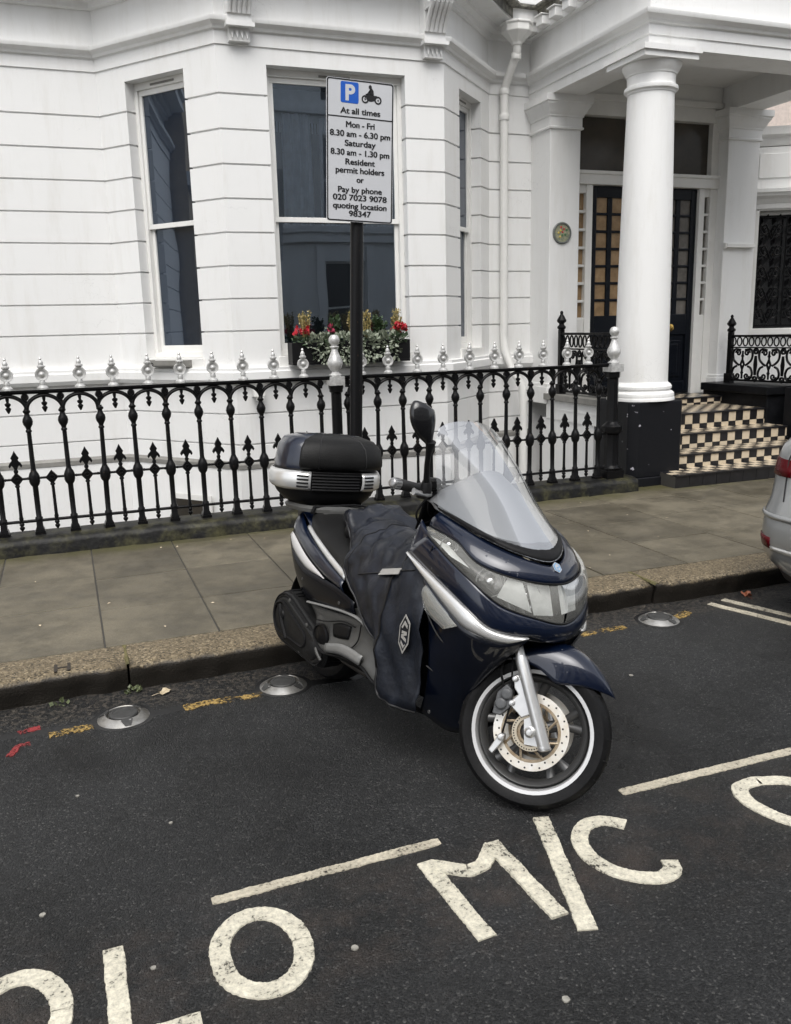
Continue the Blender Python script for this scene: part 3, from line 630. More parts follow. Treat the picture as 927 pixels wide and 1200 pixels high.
def column(x, y):
    b = MB(); pr = [(.238, 1.0)]
    for i in range(9):
        t = i/8; pr.append((.236-.042*t**1.6, 1.0+2.46*t))
    b.lathe(pr, (x, y, 0), 40); o = b.build('column', STUCCO, house, smooth=30)
    b = MB(); b.lathe([(.20, 3.46), (.205, 3.475), (.222, 3.485), (.225, 3.50), (.222, 3.515), (.205, 3.525), (.20, 3.54), (.20, 3.60), (.208, 3.603), (.210, 3.615), (.218, 3.625), (.235, 3.65), (.246, 3.675), (.247, 3.688)], (x, y, 0), 40)
    for h0, h1, s in ((3.69, 3.735, .268), (3.735, 3.779, .288)): b.box((x-s, y-s, h0), (x+s, y+s, h1-.0008))
    b.build('capital', STUCCO, o, smooth=30)
    b = MB(); b.lathe([(.30, .885), (.30, .905), (.295, .915), (.297, .93), (.292, .95), (.275, .965), (.262, .97), (.26, .98), (.272, .99), (.272, 1.01), (.258, 1.03), (.242, 1.04), (.237, 1.05)], (x, y, 0), 40); b.build('base', STUCCO, o, smooth=30)
    b = MB(); c = .07; s = .27
    pg = [(-s+c, -s), (s-.02, -s), (s, -s+.02), (s, s), (-s, s), (-s, -s+c)]
    b.prism([(x+q, y+r) for q, r in pg], .21, .884); b.prism([(x+q*1.06, y+r*1.06) for q, r in pg], .1, .21)
    b.build('pedestal', PEDM, o, bevel=.008)
# black paint flaking to the white below on the pedestal
PEDM = mat('flaking_black_paint', (.012, .0125, .014), .4, spec=.18, bump=.35, bscale=14)
_n = PEDM.node_tree.nodes; _l = PEDM.node_tree.links
_a = _n.new('ShaderNodeTexNoise'); _a.inputs['Scale'].default_value = 11; _a.inputs['Detail'].default_value = 7; _l.new(_n['Texture Coordinate'].outputs['Object'], _a.inputs['Vector'])
_r = _n.new('ShaderNodeValToRGB'); _e = _r.color_ramp.elements; _e[0].position = .675; _e[0].color = (.009, .0095, .0115, 1); _e[1].position = .70; _e[1].color = (.42, .41, .46, 1)
_l.new(_a.outputs['Fac'], _r.inputs['Fac']); _l.new(_r.outputs['Color'], _n['Principled BSDF'].inputs['Base Color'])
column(4.905, 6.62); column(7.145, 6.62)
def pilaster(x0, x1, y0, y1):
    b = MB(); b.box((x0, y0, .75), (x1, y1, 3.50)); b.box((x0-.025, y0-.025, .75), (x1+.025, y1, .93)); b.box((x0-.012, y0-.012, .93), (x1+.012, y1, .965))
    o = b.build('pilaster', STUCCO, house, bevel=.008)
    b = MB(); p = [(x0, y1), (x0, y0), (x1, y0), (x1, y1)]
    b.sweep(p, [(0, 3.47), (.02, 3.475), (.022, 3.49), (.01, 3.50), (.01, 3.585), (.02, 3.59), (.022, 3.605), (.045, 3.635), (.05, 3.655), (.075, 3.69), (.078, 3.71), (.09, 3.715), (.09, 3.778), (-.1, 3.779)])
    b.build('capital', STUCCO, o, smooth=25)
pilaster(4.75, 5.10, 8.0, 8.7); pilaster(6.96, 7.39, 8.0, 8.7)
# door wall
DY = 8.15
b = MB()
b.box((5.1, DY-.02, 3.66), (6.96, DY+.2, 4.03)); b.box((5.1, DY-.05, 3.80), (6.96, DY-.02, 3.86)); b.box((5.1, DY-.035, 2.985), (6.96, DY+.12, 3.12)); b.box((5.1, DY-.05, 3.085), (6.96, DY-.035, 3.12))
b.box((5.1, DY, 3.12), (5.165, DY+.15, 3.66)); b.box((6.87, DY, 3.12), (6.96, DY+.15, 3.66)); b.box((6.02, DY+.01, 3.12), (6.075, DY+.12, 3.66))
for x0, x1 in ((5.10, 5.168), (5.275, 5.352), (6.722, 6.795), (6.868, 6.96)): b.box((x0, DY-.01, .75), (x1, DY+.12, 2.985))
for x0, x1 in ((5.168, 5.275), (6.795, 6.868)):
    b.box((x0, DY+.005, .75), (x1, DY+.1, 1.62)); b.box((x0, DY+.005, 2.90), (x1, DY+.1, 2.985))
    for i in range(7): b.box((x0, DY+.008, 1.62+.183*i-.014), (x1, DY+.1, 1.62+.183*i+.014))
b.build('door_surround', WHITEP, house, bevel=.005)
b = MB(); b.box((5.165, DY+.07, 3.12), (6.02, DY+.08, 3.66)); b.box((6.075, DY+.07, 3.12), (6.87, DY+.08, 3.66)); b.build('transom_light', mat('transom_glass', (.035, .034, .030), .12, col2=(.075, .06, .045), vscale=2.2), house)
b = MB(); b.box((5.168, DY+.05, 1.6), (5.275, DY+.06, 2.92)); b.build('sidelight', TAN, house)
b = MB(); b.box((6.795, DY+.05, 1.6), (6.868, DY+.06, 2.92)); b.build('sidelight', TANG, house)
def door(x0, x1, gl, knob):
    b = MB(); W = x1-x0; y = DY+.03
    st = .075; cw = .137; gp = (W-2*st-3*cw)/2
    zt = 2.865; rows = 7; rh = .150; pit = .178
    b.box((x0, y, .76), (x0+st, y+.05, 2.978)); b.box((x1-st, y, .76), (x1, y+.05, 2.978))
    b.box((x0+st, y, zt), (x1-st, y+.05, 2.978)); b.box((x0+st, y, 1.42), (x1-st, y+.05, zt-6*pit-rh))
    for c in range(2): q = x0+st+cw*(c+1)+gp*c; b.box((q, y+.006, zt-6*pit-rh), (q+gp, y+.045, zt))
    for r in range(6): q = zt-pit*r-rh; b.box((x0+st, y+.007, q-(pit-rh)), (x1-st, y+.044, q))
    b.box((x0+st, y, .76), (x1-st, y+.05, .90)); b.box((x0+st, y+.022, .90), (x1-st, y+.045, 1.42))
    b.box((x0+st+.06, y+.008, .95), (x1-st-.06, y+.024, 1.36)); b.box((x0+st+.10, y+.0, .99), (x1-st-.10, y+.012, 1.32))
    o = b.build('door', DOORP, house, bevel=.006)
    b = MB()
    for c in range(3):
        for r in range(7):
            q = x0+st+(cw+gp)*c; z = zt-pit*r-rh; b.box((q-.002, y+.022, z-.002), (q+cw+.002, y+.026, z+rh+.002))
    b.build('pane', gl, o)
    b = MB(); ax = (Vector((1, 0, 0)), Vector((0, 0, 1)), Vector((0, -1, 0)))
    b.lathe([(.04, 0), (.04, .008), (.016, .012), (.016, .04), (.034, .05), (.044, .07), (.040, .088), (.018, .096), (.002, .097)], (knob, y, 1.50), 20, ax); b.build('knob', BRASS, o, smooth=40)
door(5.354, 6.036, TAN, 6.30-.32); door(6.040, 6.722, TANG, 6.37)
b = MB(); b.box((5.1, DY+.2, .5), (6.96, DY+.3, 4.0)); b.box((4.7, 8.4, -2), (7.5, 15, 8.5)); b.build('wall', STUCCO, house)
# entrance bridge, coping, tiled steps
b = MB(); b.box((4.75, 7.12, -2), (6.78, 8.1, .60)); b.box((5.2, 6.3, -2), (6.78, 7.0, .18)); b.build('entrance_bridge', STUCCO, house)
b = MB(); b.box((4.70, 6.85, .80), (4.92, 8.0, .865)); b.build('coping', GREYST, house, bevel=.006)
b = MB(); b.box((4.74, 6.82, .6), (4.90, 8.0, .80)); b.box((4.735, 6.9, .70), (4.74, 7.9, .715)); b.build('parapet', STUCCO, house)
b = MB(); b.box((6.78, 7.02, .1), (7.4, 8.0, .80)); b.box((6.74, 6.99, .80), (7.42, 8.0, .885)); b.build('black_parapet', BLACKP, house, bevel=.01)
steps = [(6.14, .13, .245), (6.443, .245, .367), (6.747, .367, .51), (7.05, .51, .668), (7.70, .668, .752)]
b = MB(); T = .091; xs0, xs1 = 4.95, 6.79
for k, (y, z0, z1) in enumerate(steps):
    ny = steps[k+1][0] if k+1 < len(steps) else 8.12
    b.box((xs0, y, z0-.06), (xs1, ny+.02, z1-.004), 2)
    if k == 0:
        x = xs0
        while x < xs1-.01: b.box((x+.002, y-.006, z0-.02), (x+.148, y+.01, z1-.012), 1); x += .15
    else:
        n = int((xs1-xs0)/T); hz = z1-z0; sp = z0+hz*.30; top = z1-.013
        off = k % 2
        for i in range(n+1):
            x = xs0+T*i
            b.box((x+.0014, y-.006, sp+.0014), (min(x+T, xs1)-.0014, y+.006, top), (i+off) % 2)
            b.box((x+.0014, y-.006, z0+.001), (min(x+T, xs1)-.0014, y+.006, sp-.0014), (i+1+off) % 2)
    # nosing row, then alternate tiles across the tread
    x = xs0; i = 0; d = .052
    b.box((xs0, y-.016, z1-.013), (xs1, y+.04, z1+.002), 1)
    nt_ = max(1, int((ny-.006-y-.04)/T+.5)); tw = (ny-.006-y-.04)/nt_
    for j in range(nt_):
        for i in range(int((xs1-xs0)/T)+1):
            x = xs0+T*i; b.box((x+.0014, y+.04+tw*j+.0014, z1-.004), (min(x+T, xs1)-.0014, y+.04+tw*(j+1)-.0014, z1+.0015), (i+j) % 2)
b.build('steps', [TILEC, TILEB, GROUT], house, bevel=.0015)

# ---------------- annexe of the next house on the right: angled low wall with a hooded, grilled window
nh = tag(empty('next_house'), 'white stucco neighbouring house with a hooded and iron grilled window right of the porch', 'house')
p0, p1 = Vector((7.44, 8.22, 0)), Vector((9.6, 7.05, 0)); ux = (p1-p0).normalized(); un = Vector((-ux.y, ux.x, 0)); F = frame(p0, ux, un)
WX0, WX1, WZ0, WZ1 = .15, .80, 1.46, 2.77
b = MB()
b.fbox(F, (0, 0, -2), (WX0, .3, 3.45)); b.fbox(F, (WX1, 0, -2), (2.4, .3, 3.45)); b.fbox(F, (WX0, 0, -2), (WX1, .3, WZ0)); b.fbox(F, (WX0, 0, WZ1), (WX1, .3, 3.45))
b.fbox(F, (.12, -.012, 3.12), (2.4, .0, 3.38))
b.box((11.8, 9.0, -2), (24, 14, 8.5)); b.build('wall', STUCCO, nh, bevel=.004)
b = MB(); pa = [F(-.03, .3, 0), F(-.03, -.0, 0), F(2.4, 0, 0)]; b.sweep([(q.x, q.y) for q in pa], [(-.2, 3.45), (.0, 3.46), (.02, 3.50), (.03, 3.54), (.07, 3.57), (.08, 3.62), (.09, 3.65), (-.2, 3.67)]); b.build('cornice', STUCCO, nh, smooth=25)
b = MB(); pa = [F(-.06, .10, 0), F(-.06, -.012, 0), F(1.2, -.012, 0)]; b.sweep([(q.x, q.y) for q in pa], [(-.02, 2.79), (.012, 2.79), (.016, 2.84), (.035, 2.86), (.05, 2.89), (.09, 2.92), (.10, 2.95), (.115, 2.955), (.115, 2.995), (-.05, 3.02)]); b.build('window_hood', STUCCO, nh, smooth=25)
b = MB(); b.fbox(F, (WX0-.06, -.02, WZ0), (WX0, .1, WZ1)); b.fbox(F, (WX1, -.02, WZ0), (WX1+.06, .1, WZ1)); b.fbox(F, (WX0, .11, WZ1-.04), (WX1, .2, WZ1)); b.fbox(F, (WX0-.08, -.06, WZ0-.07), (WX1+.08, .2, WZ0-.001)); win = b.build('window', WHITEP, nh, bevel=.004)
b = MB(); b.fbox(F, (WX0, .14, WZ0), (WX1, .15, WZ1-.04)); b.build('pane', mat('dark_pane', (.01, .01, .011), .12), win)
def spiral(cx, cz, r0, turns, a0, sgn=1, n=26):
    return [(cx+r0*(1-.8*i/n)*math.cos(R(a0)+sgn*turns*2*math.pi*i/n), cz+r0*(1-.8*i/n)*math.sin(R(a0)+sgn*turns*2*math.pi*i/n)) for i in range(n+1)]
def scroll_tubes(b, F, pts, r=.0075, mi=None, dy=0): b.tube([F(x, dy, z) for x, z in pts], r, 6, mi=mi)
b = MB(); Wd = WX1-WX0
for x in (WX0+.025, (WX0+WX1)/2, WX1-.025): b.fbox(F, (x-.008, .045, WZ0+.02), (x+.008, .06, WZ1-.05))
for z in (WZ0+.03, WZ1-.06): b.fbox(F, (WX0+.02, .044, z-.009), (WX1-.02, .061, z+.009))
b.fbox(F, (WX0-.05, .04, 2.0), (WX0+.03, .055, 2.02))
for i in range(5):
    z = WZ0+.16+.235*i
    for cx in (WX0+.165, WX1-.165):
        for sg in (1, -1):
            c = cx+sg*.066
            scroll_tubes(b, F, spiral(c, z, .062, 1.3, 90 if sg > 0 else 90, -sg), .009, dy=.052)
            scroll_tubes(b, F, [(cx, z-.10), (cx+sg*.03, z-.02), (c, z+.062)], .011, dy=.052)
            b.add([F(c-.02, .05, z+.07), F(c+.045*sg, .05, z+.13), F(c+.02, .05, z+.18), F(c-.03*sg, .05, z+.13), F(c, .06, z+.12)], [(0, 1, 4), (1, 2, 4), (2, 3, 4), (3, 0, 4)])
b.build('grille', IRON, win, smooth=50)
b = MB(); b.box((8.2, 9.6, -2), (11.8, 11, 9)); tag(b.build('brick_building', PINK), 'pinkish brick building glimpsed past the right side of the porch', 'building')

# ------------------------------------------------------------------ iron railings along the pavement
FY = 6.33; FZ = .25
fence = tag(empty('iron_railing', (0, FY, FZ)), 'black cast iron railing with silver finials along the pavement in front of the bay', 'railing')
b = MB()
n = 150; rows = []
for i in range(n+1):
    x = -3.2+(4.60+3.2)*i/n; q = noisy((x, 2, 2), 5, .022)+noisy((x, 5, 2), 17, .016)+noisy((x, 7, 2), 40, .008)
    rows.append([Vector((x, 6.185-FY+q, -.3)), Vector((x, 6.19-FY+q, -.05+noisy((x, 1, 1), 9, .02))), Vector((x, 6.205-FY+q, -.02)), Vector((x, 6.235-FY+q*.7, -.006+noisy((x, 3, 8), 22, .010))), Vector((x, 6.27-FY+q*.3, noisy((x, 9, 8), 14, .004))), Vector((x, 6.46-FY, 0)), Vector((x, 6.46-FY, -2.2))])
b.grid(rows); b.build('plinth', MOSS, fence, smooth=50)
def rail(x0, x1):
    b = MB(); b.box((x0, -.028, .972), (x1, .028, .988)); b.box((x0, -.018, .960), (x1, .018, .972)); b.build('top_rail', IRON, fence, bevel=.003)
    b = MB(); b.tube([(x0, 0, .092), (x1, 0, .092)], .011, 8); b.build('bottom_rail', IRON, fence, smooth=60)
    b = MB(); b.tube([(x0, 0, .388), (x1, 0, .388)], .0085, 8); b.build('middle_rail', IRON, fence, smooth=60)
posts1 = [-.028+.228*i for i in range(-9, 9)]; posts1 = [p for p in posts1 if -1.9 < p < 1.81]
posts2 = [2.02+.2247*i for i in range(11)]
rail(-1.9, 1.885); rail(1.955, 4.37)
b = MB()   # a tall baluster
b.prism([(-.034, -.034), (.034, -.034), (.034, .034), (-.034, .034)], 0, .02)
b.lathe([(.042, .02), (.040, .035), (.030, .05), (.028, .095), (.026, .10)], n=4, rot=R(45))
b.lathe([(.026, .10), (.024, .115), (.018, .122), (.0185, .33), (.030, .345), (.036, .365), (.036, .40), (.030, .42), (.021, .435), (.0165, .45), (.0145, .70), (.020, .705), (.020, .715), (.015, .722), (.018, .735), (.030, .755), (.034, .775), (.030, .795), (.018, .815), (.016, .83), (.024, .838), (.024, .848), (.016, .855), (.013, .865)], n=12)
b.ring([(.010, -.018), (.023, -.018), (.026, 0), (.023, .018), (.010, .018)], (0, 0, .938), 18, (Vector((1, 0, 0)), Vector((0, 0, 1)), Vector((0, -1, 0)))); b.lathe([(.014, -.014), (.011, .008), (.004, .014)], (0, 0, .938), 12, (Vector((1, 0, 0)), Vector((0, 0, 1)), Vector((0, -1, 0))))
b.box((-.012, -.016, .90), (.012, .016, .965))
bal = b.build('baluster', IRON, fence, smooth=45)
b = MB()   # arch between two balusters with its pendant
H_ = .1135
b.tube([(-H_, 0, .835)]+[(-H_*math.cos(R(a))*(1-.10*math.sin(R(a))**4), 0, .852+.098*math.sin(R(a))) for a in range(0, 181, 10)]+[(H_, 0, .835)], .0135, 8, flat=1.)
b.lathe([(.005, .835), (.014, .853), (.02, .867), (.009, .878), (.018, .888), (.02, .899), (.008, .908), (.012, .93), (.012, .965)], n=10)
arch = b.build('arch', IRON, fence, smooth=45)
b = MB()   # silver finial above each arch
b.lathe([(.036, .988), (.036, 1.0), (.028, 1.008), (.018, 1.016), (.02, 1.035), (.013, 1.05)], n=12)
ay = (Vector((1, 0, 0)), Vector((0, 0, 1)), Vector((0, -1, 0)))
b.ring([(.030, -.014), (.041, -.016), (.044, -.0), (.041, .016), (.030, .014), (.027, 0)], (0, 0, 1.087), 20, ay)
b.lathe([(.031, -.008), (.031, .006), (.020, .008), (.017, .016), (.010, .022), (.002, .024)], (0, 0, 1.087), 14, ay)
b.lathe([(.031, -.008), (.031, .006), (.020, .008), (.017, .016), (.010, .022), (.002, .024)], (0, 0, 1.087), 14, (Vector((1, 0, 0)), Vector((0, 0, 1)), Vector((0, 1, 0))))
b.lathe([(.014, 1.125), (.026, 1.135), (.026, 1.143), (.015, 1.150), (.017, 1.165), (.010, 1.178), (.006, 1.182), (.010, 1.190), (.007, 1.199), (.001, 1.203)], n=12)
fin = b.build('finial', SILVERP, fence, smooth=40)
b = MB()   # short spike with fleur-de-lis
def flat(b, poly, t=.008): b.prism([(x, z) for x, z in poly], -t, t, F=lambda a, c, d: Vector((a, d, c)))
b.lathe([(.002, .022), (.016, .042), (.017, .052), (.009, .06), (.016, .068), (.016, .078), (.010, .085), (.013, .10), (.015, .115), (.0115, .13), (.0105, .33), (.016, .335), (.016, .345), (.011, .35)], n=10)
flat(b, [(0, .338), (.042, .388), (0, .438), (-.042, .388)], .014)
b.ring([(.008, -.02), (.018, -.02), (.018, .02), (.008, .02)], (0, 0, .388), 12, ay)
spk = b.build('spike', IRON, fence, smooth=45)
spike_plain = spk.data.copy()
b = MB()
b.lathe([(.012, .43), (.016, .445), (.010, .455), (.012, .47)], n=8)
flat(b, [(-.008, .455), (.008, .455), (.016, .475), (.024, .485), (.036, .468), (.044, .482), (.036, .50), (.022, .515), (.02, .522), (.026, .535), (.012, .56), (0, .585), (-.012, .56), (-.026, .535), (-.02, .522), (-.022, .515), (-.036, .50), (-.044, .482), (-.036, .468), (-.024, .485), (-.016, .475)], .010)
for sx in (-1, 1):
    b.lathe([(.002, 0), (.010, .004), (.012, .010), (.008, .018), (.003, .02)], (sx*.072, 0, .378), 8)
fl = b.build('fleur', IRON, spk, smooth=45)
def put(o, x):
    c = copy_tree(o, fence) if o['n'] else o
    o['n'] = 1; c.location = (x, 0, 0); c.rotation_euler = (R(rr_.uniform(-.5, .5)), R(rr_.uniform(-.7, .7)), R(rr_.uniform(-5, 5))) if o is not arch else (0, 0, 0); return c
for q in (bal, arch, fin, spk): q['n'] = 0
for ps in (posts1, posts2):
    for p in ps: put(bal, p)
    for a, c in zip(ps, ps[1:]):
        x = (a+c)/2; put(arch, x); put(fin, x); s_ = put(spk, x)
        if abs(x+.142) < .03:
            for ch in list(s_.children): bpy.data.objects.remove(ch)
for o in fence.children:
    if 'n' in o: del o['n']
def newel(x, r, heavy):
    b = MB()
    if heavy:
        b.box((x-.085, -.075, -.02), (x+.085, .075, .065)); b.box((x-.075, -.065, .065), (x+.075, .065, .085))
        b.lathe([(.085, .085), (.07, .10), (.062, .12), (.062, .38), (.085, .395), (.09, .42), (.09, .45), (.075, .465), (.055, .48), (.05, .50), (.048, .86), (.06, .87), (.062, .92)], (x, 0, 0), 8, rot=R(22.5))
    else:
        b.lathe([(.065, 0), (.065, .03), (.045, .05), (.042, .12), (.04, .86), (.052, .87), (.052, .885), (.058, .90), (.058, .92)], (x, 0, 0), 16)
    o = b.build('newel_post', IRON, fence, smooth=40)
    b = MB(); s = r
    b.box((x-s, -s, .918), (x+s, s, .985)); b.lathe([(.045, .985), (.05, .995), (.03, 1.01), (.024, 1.02), (.045, 1.045), (.058, 1.075), (.056, 1.10), (.040, 1.135), (.026, 1.17), (.022, 1.19), (.034, 1.20), (.034, 1.207), (.020, 1.215), (.030, 1.225), (.040, 1.245), (.041, 1.258), (.036, 1.276), (.024, 1.29), (.002, 1.295)], (x, 0, 0), 20)
    b.box((x-.008, -s-.002, .938), (x+.008, -s, .962))
    b.build('urn_finial', SILVERP, o, smooth=35, bevel=.003)
newel(1.92, .056, False); newel(4.405, .064, True)

# ornate railing panels at the entrance
def panel(name, o, ux, L, z0, h, label, posts):
    e = empty(name, o); tag(e, label, 'railing panel')
    F = lambda a, d, c: Vector(ux)*a+Vector((-ux[1], ux[0], 0))*d+Vector((0, 0, c))
    b = MB()
    for z, t in ((h-.012, .012), (h*.74, .007), (.03, .010)): b.fbox(F, (0, -.016, z-t), (L, .016, z+t))
    o1 = b.build('rails', IRON, e, bevel=.002)
    b = MB(); n = int(L/.075)
    for i in range(n):
        x = L*(i+.5)/n
        scroll_tubes(b, F, oval(x, h*.862, .029, h*.088, 18), .008)
    b.build('oval_band', IRON, e, smooth=60)
    b = MB(); pit = .36; k = max(1, round(L/pit)); pit = L/k
    for i in range(k):
        c = pit*(i+.5); zm = h*.39
        for sg in (1, -1):
            P = lambda x, z: (c+sg*x, zm+z)
            rv = lambda pts: [P(x, z) for x, z in pts]
            scroll_tubes(b, F, rv(smooth2([(.03, h*.30), (.10, h*.31), (.125, h*.22), (.115, h*.10), (.075, h*.02), (.04, -.01)], 16)), .0125)
            scroll_tubes(b, F, rv(smooth2([(.03, -h*.33), (.10, -h*.30), (.13, -h*.2), (.11, -h*.08), (.07, -.02)], 16)), .0125)
            scroll_tubes(b, F, rv(spiral(.055, h*.235, .035, 1.2, 0, 1)), .011)
            scroll_tubes(b, F, rv(spiral(.06, -h*.24, .035, 1.2, 0, -1)), .011)
            scroll_tubes(b, F, rv(spiral(.165, h*.27, .033, 1.2, 90, -1)), .011)
            scroll_tubes(b, F, rv(spiral(.165, -h*.29, .03, 1.2, 270, 1)), .011)
            scroll_tubes(b, F, rv([(.165, h*.18), (.155, 0), (.165, -h*.22)]), .0125)
            scroll_tubes(b, F, rv([(.0, .05), (.022, .0), (.0, -.05)]), .0125)
        scroll_tubes(b, F, [(c, zm-h*.30), (c, zm-.05)], .011); scroll_tubes(b, F, [(c, zm+.05), (c, zm+h*.28)], .011)
        for sz in (1, -1): b.add([F(c-.022, 0, zm+sz*h*.17), F(c, -.008, zm+sz*h*.26), F(c+.022, 0, zm+sz*h*.17), F(c, .008, zm+sz*h*.2), F(c, -.008, zm+sz*h*.12)], [(0, 1, 4), (1, 2, 4), (0, 1, 3), (1, 2, 3)])
    b.build('scrollwork', IRON, e, smooth=60)
    for x in posts:
        b = MB(); b.fbox(F, (x-.025, -.025, .0), (x+.025, .025, h+.03)); b.fbox(F, (x-.04, -.04, -.03), (x+.04, .04, .10)); b.lathe([(.03, h+.03), (.045, h+.045), (.045, h+.06), (.03, h+.075), (.026, h+.09), (.048, h+.11), (.05, h+.125), (.03, h+.16), (.014, h+.185), (.018, h+.20), (.012, h+.215), (.002, h+.22)], F(x, 0, 0), 8); b.build('post', IRON, e, bevel=.003)
    return e
panel('railing_panel', (4.80, 7.82, .866), (0, -1, 0), 1.02, 0, .62, 'black scrolled iron panel on the white side wall left of the porch column', (0,))
panel('railing_panel', (6.96, 7.80, .886), (.17, -.985, 0), 1.0, 0, .52, 'black scrolled iron panel on the black parapet right of the tiled steps', (0,))

# round plaque on the pilaster
pq = tag(empty('wall_plaque', (4.895, 8.0, 2.48)), 'small round mosaic plaque with a grey rim on the white pilaster left of the door', 'plaque')
ax = (Vector((1, 0, 0)), Vector((0, 0, 1)), Vector((0, -1, 0)))
b = MB(); b.ring([(.088, .0), (.108, .0), (.108, .012), (.1, .018), (.088, .016)], n=32, ax=ax); b.build('rim', mat('plaque_rim', (.12, .13, .12), .5, var=.3, vscale=40), pq, smooth=40)
b = MB(); b.lathe([(.088, .0), (.088, .009)], n=32, ax=ax); b.build('mosaic', mat('plaque_mosaic', (.10, .15, .10), .35, col2=(.42, .38, .26), vscale=38), pq)
b = MB()
for i in range(9):
    a = i*2.4; r = .018*math.sqrt(i)+.005; b.lathe([(.013, .009), (.010, .014), (.002, .016)], (r*math.cos(a), 0, r*math.sin(a)+.01), 8, ax, mi=i % 3)
b.build('flowers', [mat('pl_red', (.45, .06, .05), .4), mat('pl_yel', (.55, .42, .1), .4), mat('pl_grn', (.06, .16, .07), .4)], pq)
b = MB(); b.box((6.97, 7.945, 2.35), (7.36, 7.998, 2.395)); b.box((6.95, 7.955, 2.34), (6.972, 7.998, 2.405)); tag(b.build('strip_light', WHITEP, bevel=.006), 'slim white horizontal strip fitting on the pilaster right of the door', 'fitting')

# ------------------------------------------------------------------ houses across the street, seen in the window panes
oh = tag(empty('facing_house'), 'white terraced house across the street, seen mirrored in the bay window panes', 'house')
b = MB(); cols = [-9+2.7*i for i in range(13)]
b.box((-10.5, -10.6, -.3), (26, -10.2, .9))
zs = [(.9, 3.5), (4.6, 7.0), (7.9, 9.8)]
prev = -10.5
for c in cols:
    b.box((prev, -10.6, .9), (c, -10.2, 11.2)); prev = c+1.25
b.box((prev, -10.6, .9), (26, -10.2, 11.2))
for c in cols:
    b.box((c, -10.6, 3.5), (c+1.25, -10.2, 4.6)); b.box((c, -10.6, 7.0), (c+1.25, -10.2, 7.9)); b.box((c, -10.6, 9.8), (c+1.25, -10.2, 11.2))
for z in (.9, 4.0, 4.3, 7.5, 10.6): b.box((-10.5, -10.2, z), (26, -10.05, z+.16))
b.box((-10.5, -10.2, 11.0), (26, -9.75, 11.3))
for c in cols:
    for q in (c-.28, c+1.28): b.box((q, -10.2, .9), (q+.25, -10.08, 3.9))
b.box((-10.5, -16, -.3), (26, -10.7, 11.2), 1)
b.build('wall', [STUCCO, GLASSD], oh)
for c in cols:
    for z0, z1 in zs:
        b = MB(); b.box((c, -10.42, z0), (c+.06, -10.36, z1)); b.box((c+1.19, -10.42, z0), (c+1.25, -10.36, z1)); b.box((c+.06, -10.42, (z0+z1)/2-.03), (c+1.19, -10.36, (z0+z1)/2+.03)); b.box((c+.06, -10.42, z1-.06), (c+1.19, -10.36, z1)); b.box((c+.06, -10.42, z0), (c+1.19, -10.36, z0+.06))
        o = b.build('window', WHITEP, oh)
        b = MB(); b.box((c+.05, -10.41, z0), (c+1.2, -10.40, z1)); b.build('pane', GLASSD, o)
bh = tag(empty('brick_house'), 'brown brick house farther left on the same side, seen mirrored in the angled left window', 'house')
b = MB(); prev = -19; BXs = [-18+2.1*i for i in range(7)]
for x in BXs:
    b.box((prev, 8.42, -2), (x, 8.8, 10)); prev = x+1.0
    for z0, z1 in ((-2, 1.2), (3.3, 4.5), (6.3, 7.4), (9.2, 10)): b.box((x, 8.42, z0), (x+1.0, 8.8, z1))
b.box((prev, 8.42, -2), (-3.45, 8.8, 10)); b.build('wall', mat('stock_brick', (.34, .25, .15), .85, col2=(.44, .35, .22), vscale=9, bump=.4), bh)
b = MB(); b.box((-19, 8.34, 3.55), (-3.45, 8.418, 3.72)); b.box((-19, 8.36, 1.05), (-3.45, 8.418, 1.15)); b.build('string_course', STUCCO, bh)
b = MB(); b.box((-19, 8.9, -2), (-3.5, 14, 10)); b.build('interior', GLASSD, bh)
for x in BXs:
    for z0, z1 in ((1.2, 3.3), (4.5, 6.3), (7.4, 9.2)):
        b = MB(); b.box((x, 8.55, z0), (x+.08, 8.65, z1)); b.box((x+.92, 8.55, z0), (x+1.0, 8.65, z1)); b.box((x+.08, 8.55, (z0+z1)/2-.03), (x+.92, 8.65, (z0+z1)/2+.03)); b.box((x+.08, 8.55, z1-.07), (x+.92, 8.65, z1)); b.box((x+.08, 8.55, z0), (x+.92, 8.65, z0+.06)); b.build('window', WHITEP, bh)
# ------------------------------------------------------------------ parking sign
sp = tag(empty('sign_post', (1.958, 6.08, .13)), 'black pole carrying the white motorcycle parking sign in front of the railing', 'sign post')
sp.rotation_euler = (0, R(2.3), 0)
b = MB(); b.lathe([(.0465, -.1), (.0465, 3.09), (.04, 3.105)], n=24); b.build('pole', IRON, sp, smooth=40)
PWd, PH, PB = .485, .925, 2.185
def rrect(w_, h_, r, n=6):
    o = []
    for cx, cy, a in ((w_/2-r, h_/2-r, 0), (-w_/2+r, h_/2-r, 90), (-w_/2+r, -h_/2+r, 180), (w_/2-r, -h_/2+r, 270)):
        for i in range(n+1): q = R(a+90*i/n); o.append((cx+r*math.cos(q), cy+r*math.sin(q)))
    return o
SF = lambda x, y, z: Vector((x, -.062-z, y+PB+PH/2))
b = MB(); b.prism(rrect(PWd, PH, .02), 0, .006, F=SF); b.box((-.18, -.062, PB+.2), (.18, -.045, PB+.23)); b.box((-.18, -.062, PB+PH-.2), (.18, -.045, PB+PH-.17)); plate = b.build('sign_plate', SIGNW, sp)
b = MB(); o1, o2 = rrect(PWd-.006, PH-.006, .018), rrect(PWd-.024, PH-.024, .012)
k = len(o1); b.add([SF(x, y, .0072) for x, y in o1+o2], [(i, (i+1) % k, k+(i+1) % k, k+i) for i in range(k)])
